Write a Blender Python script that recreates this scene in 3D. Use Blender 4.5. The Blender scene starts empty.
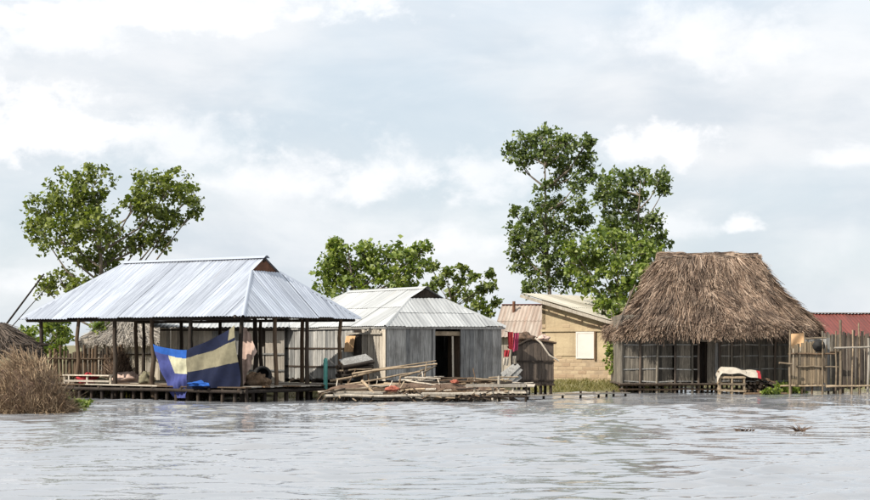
import bpy, math, random
import numpy as np
from mathutils import Vector, Matrix

# ------------------------------------------------------------------ camera
sc = bpy.context.scene
col = sc.collection
FPX, CX, HY, EYE = 1690.0, 435.0, 345.0, 1.9        # focal (px of an 870 wide frame), centre column, horizon row, eye height
cam_d = bpy.data.cameras.new('camera')
cam = bpy.data.objects.new('camera', cam_d)
col.objects.link(cam)
cam.location = (0, 0, EYE)
cam.rotation_euler = (math.radians(90), 0, 0)
cam_d.sensor_width = 36
cam_d.lens = FPX * 36 / 870
cam_d.shift_y = (HY - 250) / 870
cam_d.clip_start = 0.1
cam_d.clip_end = 20000
sc.camera = cam

# ------------------------------------------------------------------ sun, sky, exposure
SUN_TO = Vector((-0.74, -0.52, 0.80)).normalized()
SUN_EL = math.asin(SUN_TO.z)
SUN_AZ = math.atan2(SUN_TO.x, SUN_TO.y)
sd = bpy.data.lights.new('sun', 'SUN')
sd.energy = 5.0
sd.angle = math.radians(0.6)
sd.color = (1.0, 0.95, 0.86)
sun = bpy.data.objects.new('sun', sd)
col.objects.link(sun)
sun.rotation_euler = (-SUN_TO).to_track_quat('-Z', 'Y').to_euler()
sun.location = (-20, -10, 30)

vs = sc.view_settings
vs.view_transform = 'Standard'
vs.look = 'None'
vs.exposure = 0.5
vs.gamma = 1.0
vs.use_curve_mapping = False

W = bpy.data.worlds.new('World')
sc.world = W
W.use_nodes = True
wn, wl = W.node_tree.nodes, W.node_tree.links
wn.clear()


def wnode(t, **kw):
    n = wn.new(t)
    for k, v in kw.items():
        setattr(n, k, v)
    return n


def wmath(op, a, b=None, c=None, clamp=False):
    n = wn.new('ShaderNodeMath')
    n.operation = op
    n.use_clamp = clamp
    for i, v in enumerate((a, b, c)):
        if v is None:
            continue
        if isinstance(v, (int, float)):
            n.inputs[i].default_value = v
        else:
            wl.new(v, n.inputs[i])
    return n.outputs[0]


def wmix(f, a, b):
    n = wn.new('ShaderNodeMix')
    n.data_type = 'RGBA'
    for s, v in ((0, f), (6, a), (7, b)):
        if isinstance(v, (int, float)):
            n.inputs[s].default_value = v
        elif isinstance(v, tuple):
            n.inputs[s].default_value = (*v, 1)
        else:
            wl.new(v, n.inputs[s])
    return n.outputs[2]


def wramp(v, lo, hi, mode='SMOOTHSTEP'):
    n = wn.new('ShaderNodeMapRange')
    n.interpolation_type = mode
    wl.new(v, n.inputs[0])
    n.inputs[1].default_value = lo
    n.inputs[2].default_value = hi
    return n.outputs[0]


def wnoise(vec, scale, detail=6, rough=.55, dist=0., sx=(1, 1, 1), off=(0, 0, 0)):
    m = wn.new('ShaderNodeMapping')
    m.inputs['Scale'].default_value = sx
    m.inputs['Location'].default_value = off
    wl.new(vec, m.inputs['Vector'])
    n = wn.new('ShaderNodeTexNoise')
    n.inputs['Scale'].default_value = scale
    n.inputs['Detail'].default_value = detail
    n.inputs['Roughness'].default_value = rough
    n.inputs['Distortion'].default_value = dist
    wl.new(m.outputs[0], n.inputs['Vector'])
    return n.outputs[0]


SKY_STRENGTH = 0.1
sky = wnode('ShaderNodeTexSky', sky_type='NISHITA', sun_disc=False)
sky.sun_elevation = SUN_EL
sky.sun_rotation = SUN_AZ
sky.air_density = 1.0
sky.dust_density = 1.5
tc = wnode('ShaderNodeTexCoord')
gen = tc.outputs['Generated']
sep = wnode('ShaderNodeSeparateXYZ')
wl.new(gen, sep.inputs[0])
# veil of high cloud, broad and streaky, over the clear sky
K = 1.0 / SKY_STRENGTH
veil = wramp(wnoise(gen, 3.6, 5, .5, .25, (1, 1, 2.6), (3.1, 0.4, 1.2)), .34, .62)
tone = wramp(wnoise(gen, 7.5, 6, .55, .3, (1, 1, 2.8), (.7, 5.0, 2.0)), .33, .66)
blue = wmix(.72, sky.outputs[0], (.505 * K, .58 * K, .64 * K))
gcol = wmix(tone, (.505 * K, .548 * K, .595 * K), (.655 * K, .667 * K, .685 * K))
base = wmix(wmath('MULTIPLY_ADD', veil, .62, .30), blue, gcol)
# low cumulus seen edge-on (direction x/y and z/y of each, its half width and half height)
wob = wnoise(gen, 26, 6, .6, .2, (1, 1, 1.5))
wob2 = wnoise(gen, 70, 4, .6, .1, (1, 1, 1.3), (4, 4, 4))
yy = wmath('MAXIMUM', sep.outputs[1], .05)
ax = wmath('DIVIDE', sep.outputs[0], yy)
az = wmath('DIVIDE', sep.outputs[2], yy)
front = wramp(sep.outputs[1], .2, .5)
puffs = [(655, 148, 62, 32, .95), (742, 226, 30, 18, .8), (672, 228, 70, 20, .5), (395, 175, 95, 42, .75), (290, 185, 110, 40, .7),
         (30, 130, 110, 55, .9), (480, 175, 70, 50, .6), (180, 150, 110, 45, .65), (860, 160, 60, 18, .7), (455, 245, 80, 24, .6),
         (700, 45, 120, 50, .6), (180, 15, 240, 30, .8), (40, 285, 60, 20, .5), (60, 40, 130, 40, .7)]
# bright cumulus heaps all round the sky
heap = wmath('MULTIPLY', wramp(wnoise(gen, 5.2, 7, .58, .35, (1, 1, 2.2), (8.3, 2.7, 5.5)), .50, .68), .4)
cur = wmix(heap, base, (.76 * K, .765 * K, .77 * K))
for (px, py, rx, ry, amt) in puffs:
    dx = wmath('DIVIDE', wmath('SUBTRACT', ax, (px - CX) / FPX), rx / FPX)
    dz = wmath('DIVIDE', wmath('SUBTRACT', az, (HY - py) / FPX), ry / FPX)
    # flat-bottomed: the lower half falls off faster
    low = wmath('MULTIPLY', wmath('MINIMUM', dz, 0.0), .55)
    dz2 = wmath('ADD', dz, low)
    d2 = wmath('SQRT', wmath('ADD', wmath('MULTIPLY', dx, dx), wmath('MULTIPLY', dz2, dz2)))
    dd = wmath('ADD', d2, wmath('ADD', wmath('MULTIPLY_ADD', wob, 2.4, -1.2), wmath('MULTIPLY_ADD', wob2, .8, -.4)))
    m = wmath('SUBTRACT', 1.0, wramp(dd, .45 if amt > .75 else .1, 1.05))
    cur = wmix(wmath('MULTIPLY', wmath('MULTIPLY', m, amt), front), cur, (.775 * K, .775 * K, .785 * K))
# sky brightening with height, added as fill for the water
lift = wmath('MULTIPLY_ADD', wmath('MAXIMUM', wmath('SUBTRACT', sep.outputs[2], .14), 0.0), .9, 1.0)
bg = wnode('ShaderNodeBackground')
wl.new(wmath('MULTIPLY', lift, SKY_STRENGTH), bg.inputs[1])
wl.new(cur, bg.inputs[0])
wo = wnode('ShaderNodeOutputWorld')
wl.new(bg.outputs[0], wo.inputs[0])

# ------------------------------------------------------------------ helpers
R = random.Random(11)
NR = np.random.default_rng(5)
rad = math.radians


def P(px, py, d):
    """point seen at pixel (px, py) at distance d along the view axis"""
    return Vector(((px - CX) * d / FPX, d, EYE + (HY - py) * d / FPX))


def on_plane(px, py, p0, n):
    o = Vector((0, 0, EYE))
    v = Vector(((px - CX) / FPX, 1, (HY - py) / FPX))
    t = (Vector(p0) - o).dot(n) / v.dot(n)
    return o + v * t


def on_level(px, py, z):
    d = (EYE - z) * FPX / (py - HY)
    return P(px, py, d)


def tag(o, label, cat, group=None):
    o['label'] = label
    o['category'] = cat
    if group:
        o['group'] = group
    return o


XF = {}


def thing(name, label, cat, loc=(0, 0, 0), rz=0.0, group=None):
    o = bpy.data.objects.new(name, None)
    o.empty_display_size = .2
    col.objects.link(o)
    o.location = loc
    o.rotation_euler = (0, 0, rz)
    XF[o.name] = Matrix.Translation(Vector(loc)) @ Matrix.Rotation(rz, 4, 'Z')
    return tag(o, label, cat, group)


def toloc(t, p):
    return XF[t.name].inverted() @ Vector(p)


def toworld(t, p):
    return XF[t.name] @ Vector(p)


class MB:
    def __init__(s):
        s.v, s.f, s.m, s.sm = [], [], [], []

    def add(s, vs_, fs, mi=0, smooth=False):
        b = len(s.v)
        s.v += [tuple(x) for x in vs_]
        s.f += [tuple(i + b for i in f) for f in fs]
        s.m += [mi] * len(fs)
        s.sm += [smooth] * len(fs)
        return s

    def obox(s, c, a, b, d, mi=0):
        c, a, b, d = Vector(c), Vector(a), Vector(b), Vector(d)
        vv = [c + a * i + b * j + d * k for i in (-1, 1) for j in (-1, 1) for k in (-1, 1)]
        if a.cross(b).dot(d) > 0:
            fs = [(0, 1, 3, 2), (4, 6, 7, 5), (0, 4, 5, 1), (2, 3, 7, 6), (0, 2, 6, 4), (1, 5, 7, 3)]
        else:
            fs = [(2, 3, 1, 0), (5, 7, 6, 4), (1, 5, 4, 0), (6, 7, 3, 2), (4, 6, 2, 0), (3, 7, 5, 1)]
        return s.add(vv, fs, mi)

    def box(s, x0, x1, y0, y1, z0, z1, mi=0):
        return s.obox(((x0 + x1) / 2, (y0 + y1) / 2, (z0 + z1) / 2), ((x1 - x0) / 2, 0, 0), (0, (y1 - y0) / 2, 0), (0, 0, (z1 - z0) / 2), mi)

    def board(s, p0, p1, w, t, nrm, jit=0.0):
        """board from p0 to p1, width w, thickness t along nrm, ends and edges a little uneven"""
        p0, p1 = Vector(p0), Vector(p1)
        ax_ = (p1 - p0).normalized()
        n = Vector(nrm)
        n = (n - ax_ * n.dot(ax_)).normalized()
        sd_ = ax_.cross(n)
        vv = []
        for p in (p0, p1):
            for a in (-1, 1):
                e = R.uniform(-jit, jit)
                ww = w / 2 * (1 + R.uniform(-.06, .06))
                for b in (-1, 1):
                    vv.append(p + ax_ * e + sd_ * a * ww + n * b * t / 2)
        return s.add(vv, [(0, 1, 3, 2), (4, 6, 7, 5), (0, 4, 5, 1), (2, 3, 7, 6), (0, 2, 6, 4), (1, 5, 7, 3)])

    def tube(s, pts, r, n=7, smooth=True, cap=True):
        pts = [Vector(p) for p in pts]
        if isinstance(r, (int, float)):
            r = [r] * len(pts)
        vv, fs = [], []
        for i, p in enumerate(pts):
            t = (pts[min(i + 1, len(pts) - 1)] - pts[max(i - 1, 0)]).normalized()
            up = Vector((0, 0, 1)) if abs(t.z) < .9 else Vector((1, 0, 0))
            a = t.cross(up).normalized()
            b = t.cross(a)
            for k in range(n):
                g = 2 * math.pi * k / n
                vv.append(p + (a * math.cos(g) + b * math.sin(g)) * r[i])
        for i in range(len(pts) - 1):
            for k in range(n):
                fs.append((i * n + k, i * n + (k + 1) % n, (i + 1) * n + (k + 1) % n, (i + 1) * n + k))
        s.add(vv, fs, 0, smooth)
        if cap:
            s.add([vv[k] for k in range(n)], [tuple(range(n))])
            s.add([vv[-n + k] for k in range(n)], [tuple(reversed(range(n)))])
        return s

    def lathe(s, c, prof, n=14, smooth=True):
        vv, fs = [], []
        for (r_, z) in prof:
            for k in range(n):
                g = 2 * math.pi * k / n
                vv.append((c[0] + r_ * math.cos(g), c[1] + r_ * math.sin(g), c[2] + z))
        for i in range(len(prof) - 1):
            for k in range(n):
                fs.append((i * n + k, i * n + (k + 1) % n, (i + 1) * n + (k + 1) % n, (i + 1) * n + k))
        return s.add(vv, fs, 0, smooth)

    def mesh(s, name, mats, inv=None):
        me = bpy.data.meshes.new(name)
        vv = s.v if inv is None else [tuple(inv @ Vector(v)) for v in s.v]
        me.from_pydata(vv, [], s.f)
        for m in (mats if isinstance(mats, (list, tuple)) else [mats]):
            me.materials.append(m)
        if any(s.m):
            me.polygons.foreach_set('material_index', s.m)
        if any(s.sm):
            me.polygons.foreach_set('use_smooth', s.sm)
        me.update()
        return me


def part(name, mb, mats, parent, world=False):
    root = parent
    while root.parent:
        root = root.parent
    inv = XF[root.name].inverted() if world else None
    o = bpy.data.objects.new(name, mb.mesh(name, mats, inv))
    col.objects.link(o)
    o.parent = parent
    return o


def single(name, mb, mats, label, cat, loc, group=None):
    """a thing that is one mesh; mb is in world coordinates"""
    inv = Matrix.Translation(-Vector(loc))
    o = bpy.data.objects.new(name, mb.mesh(name, mats, inv))
    col.objects.link(o)
    o.location = loc
    XF[o.name] = Matrix.Translation(Vector(loc))
    return tag(o, label, cat, group)


def mesh_np(name, v, f, mats, smooth=False, uv=None):
    v = np.asarray(v, np.float32)
    f = np.asarray(f, np.int32)
    me = bpy.data.meshes.new(name)
    me.vertices.add(len(v))
    me.vertices.foreach_set('co', v.ravel())
    k = f.shape[1]
    me.loops.add(f.size)
    me.loops.foreach_set('vertex_index', f.ravel())
    me.polygons.add(len(f))
    me.polygons.foreach_set('loop_start', np.arange(0, f.size, k, dtype=np.int32))
    me.polygons.foreach_set('loop_total', np.full(len(f), k, np.int32))
    if smooth:
        me.polygons.foreach_set('use_smooth', np.ones(len(f), bool))
    for m in (mats if isinstance(mats, (list, tuple)) else [mats]):
        me.materials.append(m)
    me.update(calc_edges=True)
    if uv is not None:
        l = me.uv_layers.new(name='UVMap')
        l.data.foreach_set('uv', np.asarray(uv, np.float32)[f.ravel()].ravel())
    return me


def link(name, me, parent=None, loc=None):
    o = bpy.data.objects.new(name, me)
    col.objects.link(o)
    if parent:
        o.parent = parent
    if loc is not None:
        o.location = loc
    return o


# ------------------------------------------------------------------ materials
MATS = {}


class NT:
    def __init__(s, name):
        s.m = bpy.data.materials.new(name)
        s.m.use_nodes = True
        s.n, s.l = s.m.node_tree.nodes, s.m.node_tree.links
        s.b = s.n['Principled BSDF']
        s.b.inputs['Specular IOR Level'].default_value = .25

    def new(s, t, **kw):
        n = s.n.new(t)
        for k, v in kw.items():
            setattr(n, k, v)
        return n

    def put(s, v, sock):
        if isinstance(v, (int, float)):
            sock.default_value = v
        elif isinstance(v, tuple):
            sock.default_value = (*v, 1) if len(v) == 3 and sock.type == 'RGBA' else v
        else:
            s.l.new(v, sock)

    def coord(s, kind='Object', scale=(1, 1, 1)):
        if kind == 'World':
            o = s.new('ShaderNodeNewGeometry').outputs['Position']
        else:
            o = s.new('ShaderNodeTexCoord').outputs[kind]
        mp = s.new('ShaderNodeMapping')
        mp.inputs['Scale'].default_value = scale
        s.l.new(o, mp.inputs[0])
        return mp.outputs[0]

    def noise(s, vec, scale, detail=5, rough=.6, dist=0.):
        n = s.new('ShaderNodeTexNoise')
        n.inputs['Scale'].default_value = scale
        n.inputs['Detail'].default_value = detail
        n.inputs['Roughness'].default_value = rough
        n.inputs['Distortion'].default_value = dist
        s.l.new(vec, n.inputs['Vector'])
        return n.outputs[0]

    def ramp(s, v, lo, hi, a=0., b=1.):
        n = s.new('ShaderNodeMapRange')
        s.put(v, n.inputs[0])
        for i, x in ((1, lo), (2, hi), (3, a), (4, b)):
            n.inputs[i].default_value = x
        return n.outputs[0]

    def math(s, op, a, b=0.0):
        n = s.new('ShaderNodeMath', operation=op)
        s.put(a, n.inputs[0])
        s.put(b, n.inputs[1])
        return n.outputs[0]

    def mix(s, f, a, b, blend='MIX'):
        n = s.new('ShaderNodeMix', data_type='RGBA', blend_type=blend)
        s.put(f, n.inputs[0])
        s.put(a, n.inputs[6])
        s.put(b, n.inputs[7])
        return n.outputs[2]

    def objrand(s):
        return s.new('ShaderNodeObjectInfo').outputs['Random']

    def isl(s):
        return s.new('ShaderNodeNewGeometry').outputs['Random Per Island']

    def bump(s, h, strength=.3, dist=.02):
        n = s.new('ShaderNodeBump')
        n.inputs['Strength'].default_value = strength
        n.inputs['Distance'].default_value = dist
        s.l.new(h, n.inputs['Height'])
        s.l.new(n.outputs[0], s.b.inputs['Normal'])

    def done(s, color, rough=.85, metal=0.):
        s.put(color, s.b.inputs['Base Color'])
        s.put(rough, s.b.inputs['Roughness'])
        s.put(metal, s.b.inputs['Metallic'])
        MATS[s.m.name] = s.m
        return s.m


def wood(name, dark, light, stretch=(14, 14, 1.2), var=.55, stain=(.06, .05, .04), stain_amt=.5):
    t = NT(name)
    v = t.coord('Object', stretch)
    g = t.noise(v, 1.6, 6, .65, .3)
    big = t.noise(t.coord('World', (1, 1, 1)), 1.3, 4)
    c = t.mix(t.ramp(g, .3, .7), dark, light)
    r = t.objrand()
    c = t.mix(1.0, c, t.mix(r, tuple([1 - var] * 3), (1.12, 1.08, 1.02)), 'MULTIPLY')
    c = t.mix(t.ramp(big, .5, .72, 0, stain_amt), c, stain)
    t.bump(g, .5, .012)
    return t.done(c, .85)


M_grey = wood('weathered_grey_wood', (.15, .148, .14), (.45, .44, .425), var=.55)
M_pale = wood('sun_bleached_wood', (.26, .22, .17), (.55, .50, .43), var=.4, stain=(.12, .1, .08), stain_amt=.4)
M_lightwood = wood('pale_board', (.36, .31, .25), (.62, .56, .48), var=.4, stain=(.15, .12, .1), stain_amt=.35)
M_brown = wood('brown_wood', (.05, .032, .02), (.18, .12, .075), var=.55)
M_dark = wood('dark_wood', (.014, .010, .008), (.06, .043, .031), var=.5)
M_shed = wood('dark_shed_wood', (.045, .036, .03), (.16, .125, .10), var=.5)
M_hut = wood('hut_wall_wood', (.075, .065, .052), (.26, .23, .19), var=.55)
M_bam = wood('bamboo_pole', (.17, .125, .08), (.41, .325, .23), (3, 3, 3), var=.65, stain=(.08, .06, .045), stain_amt=.7)
M_reed = wood('reed_screen', (.115, .085, .055), (.32, .25, .17), (16, 16, 1), var=.5, stain=(.08, .06, .05), stain_amt=.6)


def plain(name, c, rough=.8, var=.25, scale=3., metal=0., bump=0.):
    t = NT(name)
    n = t.noise(t.coord('World'), scale, 6, .6)
    cc = t.mix(t.ramp(n, .3, .7), tuple(x * (1 - var) for x in c), tuple(min(1, x * (1 + var)) for x in c))
    if bump:
        t.bump(n, bump, .03)
    return t.done(cc, rough, metal)


def sheet_metal(name, light, dark, rust, rust_amt, rough, metal, streak=(9., .5)):
    t = NT(name)
    uv = t.coord('UV', (streak[0], streak[1], 1))
    s1 = t.noise(uv, 1.0, 6, .7)
    s2 = t.noise(t.coord('UV', (1, .6, 1)), 1.2, 4, .55, .4)
    c = t.mix(t.ramp(s1, .36, .66), light, dark)
    c = t.mix(t.ramp(s2, .45, .75, 0, .35), c, dark)
    r = t.objrand()
    c = t.mix(1.0, c, t.mix(r, (.80, .80, .80), (1.08, 1.08, 1.08)), 'MULTIPLY')
    rr = t.noise(t.coord('UV', (5, .7, 1)), .8, 6, .7, .3)
    c = t.mix(t.ramp(rr, .62 - .25 * rust_amt, .85 - .25 * rust_amt, 0, min(1, .4 + rust_amt)), c, rust)
    t.bump(s2, .15, .02)
    return t.done(c, rough, metal)


M_silver = sheet_metal('shiny_roof_sheet', (.49, .515, .56), (.22, .235, .275), (.30, .24, .18), .0, .42, .35, (12., .35))
M_white_roof = sheet_metal('pale_roof_sheet', (.45, .45, .435), (.25, .25, .245), (.28, .22, .15), .1, .6, .1, (5, .4))
M_tan_roof = sheet_metal('cream_roof_sheet', (.54, .50, .41), (.37, .33, .26), (.30, .2, .12), .2, .6, .1, (5, .4))
M_rust_roof = sheet_metal('rusty_roof_sheet', (.36, .31, .26), (.24, .17, .13), (.19, .085, .05), .35, .75, .05, (4, .4))
M_red_roof = sheet_metal('red_roof_sheet', (.17, .045, .034), (.10, .03, .023), (.06, .025, .018), .4, .6, .0, (4, .4))
M_rustpanel = plain('rusty_panel', (.13, .06, .035), .85, .4, 4)


def mud_mat():
    t = NT('mud_plaster')
    a = t.noise(t.coord('World'), .9, 7, .62, .4)
    b = t.noise(t.coord('World', (2.2, 2.2, .35)), 1.6, 6, .65)
    g = t.noise(t.coord('World'), 11, 5, .7)
    course = t.noise(t.coord('World', (.5, .5, 6)), 1.1, 3)
    c = t.mix(t.ramp(a, .35, .65), (.44, .35, .22), (.33, .25, .155))
    c = t.mix(t.ramp(b, .52, .75, 0, .55), c, (.19, .145, .095))
    c = t.mix(t.ramp(course, .55, .7, 0, .3), c, (.24, .18, .12))
    c = t.mix(t.ramp(g, .5, .8, 0, .4), c, (.22, .165, .105))
    t.bump(t.math('ADD', g, a), .5, .03)
    return t.done(c, .95)


M_mudplaster = mud_mat()
M_mortar = plain('mud_mortar', (.30, .225, .15), .95, .2, 4)
M_white = plain('whitewash', (.52, .48, .43), .85, .08, 2)


def brick_mat():
    t = NT('mud_brick')
    r = t.objrand()
    n = t.noise(t.coord('World'), 9, 5)
    c = t.mix(r, (.29, .205, .13), (.40, .31, .20))
    c = t.mix(t.ramp(n, .4, .75, 0, .5), c, (.27, .19, .12))
    t.bump(n, .5, .02)
    return t.done(c, .95)


M_brick = brick_mat()


def strand_mat(name, cols, rough=.9, patch=None, pscale=.9):
    t = NT(name)
    i = t.isl()
    cr = t.new('ShaderNodeValToRGB')
    cr.color_ramp.interpolation = 'LINEAR'
    els = cr.color_ramp.elements
    while len(els) < len(cols):
        els.new(.5)
    for k, c in enumerate(cols):
        els[k].position = k / (len(cols) - 1)
        els[k].color = (*c, 1)
    t.l.new(i, cr.inputs[0])
    c = cr.outputs[0]
    if patch:
        n = t.noise(t.coord('World', (1, 1, .5)), pscale, 5, .6)
        c = t.mix(t.ramp(n, .45, .66, 0, .82), c, patch)
    return t.done(c, rough)


M_thatch = strand_mat('thatch_straw', [(.028, .017, .011), (.12, .076, .05), (.24, .163, .112), (.40, .30, .222), (.155, .098, .067)], patch=(.042, .028, .021), pscale=1.5)
M_thatch_base = plain('thatch_packed', (.10, .065, .045), .95, .4, 5)
M_dry = strand_mat('dry_reed_blades', [(.10, .06, .035), (.28, .19, .115), (.45, .34, .22), (.20, .13, .08), (.38, .28, .18)], patch=(.12, .08, .05), pscale=1.4)
M_darkthatch = strand_mat('dark_thatch', [(.02, .015, .012), (.06, .045, .034), (.13, .10, .078), (.05, .036, .028)])
M_oldthatch = strand_mat('old_grey_thatch', [(.14, .12, .10), (.28, .245, .205), (.40, .355, .30), (.21, .18, .15)])


def leaf_mat(name, cols, trans=.35):
    t = NT(name)
    i = t.isl()
    cr = t.new('ShaderNodeValToRGB')
    els = cr.color_ramp.elements
    while len(els) < len(cols):
        els.new(.5)
    for k, c in enumerate(cols):
        els[k].position = k / (len(cols) - 1)
        els[k].color = (*c, 1)
    t.l.new(i, cr.inputs[0])
    t.done(cr.outputs[0], .5)
    t.b.inputs['Specular IOR Level'].default_value = .35
    tr = t.new('ShaderNodeBsdfTranslucent')
    t.l.new(t.mix(1.0, cr.outputs[0], (1.3, 1.5, .5), 'MULTIPLY'), tr.inputs[0])
    mx = t.new('ShaderNodeMixShader')
    mx.inputs[0].default_value = trans
    t.l.new(t.b.outputs[0], mx.inputs[1])
    t.l.new(tr.outputs[0], mx.inputs[2])
    t.l.new(mx.outputs[0], t.n['Material Output'].inputs[0])
    return t.m


M_leafA = leaf_mat('olive_leaves', [(.03, .042, .009), (.11, .135, .025), (.235, .255, .06), (.055, .075, .014)])
M_leafB = leaf_mat('green_leaves', [(.035, .055, .012), (.105, .14, .03), (.21, .23, .06), (.06, .085, .018)])
M_leafC = leaf_mat('bright_leaves', [(.036, .06, .011), (.12, .165, .03), (.25, .28, .07), (.06, .095, .016)])
M_leafD = leaf_mat('dark_leaves', [(.022, .036, .011), (.085, .12, .03), (.19, .22, .07), (.042, .064, .016)])
M_grass = leaf_mat('grass_blades', [(.11, .10, .03), (.19, .17, .055), (.27, .22, .10), (.13, .13, .035)], .25)
M_bark = plain('tree_bark', (.16, .13, .10), .95, .35, 6, bump=.5)


def ground_mat():
    t = NT('muddy_ground')
    n = t.noise(t.coord('World'), .8, 7, .65)
    n2 = t.noise(t.coord('World'), 6, 5)
    c = t.mix(t.ramp(n, .35, .65), (.16, .125, .08), (.15, .15, .05))
    c = t.mix(t.ramp(n2, .4, .7, 0, .5), c, (.08, .065, .045))
    t.bump(n2, .6, .05)
    return t.done(c, .95)


M_ground = ground_mat()


def water_mat():
    t = NT('lake_water')
    t.b.inputs['IOR'].default_value = 1.4
    t.b.inputs['Specular IOR Level'].default_value = .5
    v = t.coord('World', (.62, 1.0, 1))
    # short wind chop: narrow crests over flatter troughs, in gusty patches
    gust = t.ramp(t.noise(t.coord('World', (.10, .16, 1)), 1.0, 3, .5), .35, .65, .35, 1.)
    n1 = t.ramp(t.noise(v, 2.1, 3, .55, .35), .42, .80)
    n2 = t.ramp(t.noise(v, 6.0, 3, .55, .3), .42, .80)
    n3 = t.noise(v, 17.0, 2, .5)
    h = t.math('MULTIPLY', t.math('ADD', t.math('ADD', n1, t.math('MULTIPLY', n2, .36)), t.math('MULTIPLY', n3, .05)), gust)
    t.bump(h, 1.0, .0065)
    return t.done((.215, .219, .229), .012)


M_water = water_mat()

# ------------------------------------------------------------------ water: one sheet to the horizon, waved in front of the village


def wave_sheet():
    xs = np.concatenate([[-9000, -2500, -700, -200, -90, -50], np.arange(-30, 30.01, .085), [50, 90, 200, 700, 2500, 9000]])
    ys_ = [12.0]
    while ys_[-1] < 84:
        ys_.append(ys_[-1] + .045 + .0022 * (ys_[-1] - 12))
    ys = np.concatenate([[-9000, -2000, -400, -60, -10, 4], ys_, [95, 130, 220, 500, 1500, 4000, 9000]])
    X, Y = np.meshgrid(xs, ys)
    Z = np.zeros_like(X)
    rg = np.random.default_rng(21)
    wx = X + .25 * np.sin(.9 * Y + .5 * X) + .3 * np.sin(.37 * X - .6 * Y + 1)
    wy = Y + .35 * np.sin(.55 * X + 2) + .22 * np.sin(1.3 * X + .4 * Y)
    for i in range(64):
        lam = .34 * (1.45 / .34) ** rg.random()
        k = 2 * math.pi / lam
        a = math.pi / 2 + rg.normal() * .40
        amp = (.0038 if i % 2 else .0165) * lam ** .85 * rg.uniform(.6, 1.2)
        ph = rg.uniform(0, 6.28)
        s = np.sin(k * (wx * math.cos(a) + wy * math.sin(a)) + ph)
        # wave groups: each train swells and dies away, crests sharper than troughs
        q1, q2, q3 = rg.uniform(.35, 1.0), rg.uniform(.2, .6), rg.uniform(0, 6.28)
        env = np.clip((0 if i % 2 else -.2) + np.sin(q1 * wx + q3) * np.sin(q2 * wy + 2 * q3) + .35 * np.sin(.9 * q1 * wx - q2 * 1.4 * wy + q3), 0, 1.2) ** 1.1
        Z += amp * env * (np.exp(1.15 * s) - 1.35)
    # gusts: calmer and rougher lanes
    g = .75 + .35 * np.sin(.21 * X + .13 * Y + 1) * np.sin(.17 * Y - .1 * X) + .2 * np.sin(.5 * X - .31 * Y)
    Z *= np.clip(g, .35, 1.3)
    fx = np.clip((40 - np.abs(X)) / 8, 0, 1)
    fy = np.clip((Y - 6) / 8, 0, 1) * np.clip((86 - Y) / 12, 0, 1)
    # sheltered water among the stilts
    Z *= fx * fy * np.clip(1.0 - (Y - 52) / 25, .45, 1)
    nx, ny = len(xs), len(ys)
    v = np.stack([X.ravel(), Y.ravel(), Z.ravel()], 1)
    i = np.arange(nx * ny).reshape(ny, nx)
    f = np.stack([i[:-1, :-1].ravel(), i[:-1, 1:].ravel(), i[1:, 1:].ravel(), i[1:, :-1].ravel()], 1)
    return mesh_np('water', v, f, M_water, True)


water = link('water', wave_sheet())
water['kind'] = 'structure'

# ------------------------------------------------------------------ ground behind the shore


def shore(x):
    """distance of the water's edge"""
    pts = [(-60, 62), (-14, 61), (-6, 61.5), (3, 64), (4.5, 67.5), (8, 68.5), (9.5, 73), (15, 74), (17, 72.5), (22, 72.5), (60, 72)]
    return np.interp(x, [p[0] for p in pts], [p[1] for p in pts])


def ground_z(X, Y):
    dd = Y - shore(X) - .5 * np.sin(X * .8) - .3 * np.sin(X * 2.3 + 1)
    return np.clip(dd * .16, -.5, .0) + np.clip(dd * .11, 0, .32) + .03 * np.sin(X * 1.7) * np.sin(Y * 1.3) - .04


def ground():
    xs = np.concatenate([[-4000, -900, -250, -90], np.arange(-60, 60.1, .5), [90, 250, 900, 4000]])
    ys = np.concatenate([np.arange(57, 100, .4), [105, 120, 160, 260, 600, 2000, 4500]])
    X, Y = np.meshgrid(xs, ys)
    Z = ground_z(X, Y)
    nx, ny = len(xs), len(ys)
    i = np.arange(nx * ny).reshape(ny, nx)
    f = np.stack([i[:-1, :-1].ravel(), i[:-1, 1:].ravel(), i[1:, 1:].ravel(), i[1:, :-1].ravel()], 1)
    return mesh_np('ground', np.stack([X.ravel(), Y.ravel(), Z.ravel()], 1), f, M_ground, True)


gr = link('ground', ground())
gr['kind'] = 'structure'


def gz(x, y):
    return float(ground_z(np.array(x), np.array(y)))


# ------------------------------------------------------------------ shared builders


def crooked(p0, p1, n=4, amp=.03):
    p0, p1 = Vector(p0), Vector(p1)
    out = []
    for i in range(n + 1):
        t = i / n
        p = p0.lerp(p1, t)
        if 0 < i < n:
            p += Vector((R.uniform(-amp, amp), R.uniform(-amp, amp), R.uniform(-amp, amp)))
        out.append(p)
    return out


def pole(p0, p1, r0, r1=None, amp=.03, n=4, sides=7):
    r1 = r1 or r0 * .8
    pts = crooked(p0, p1, n, amp)
    rs = [r0 + (r1 - r0) * i / n * (1 + R.uniform(-.05, .05)) for i in range(n + 1)]
    return MB().tube(pts, rs, sides)


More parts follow.
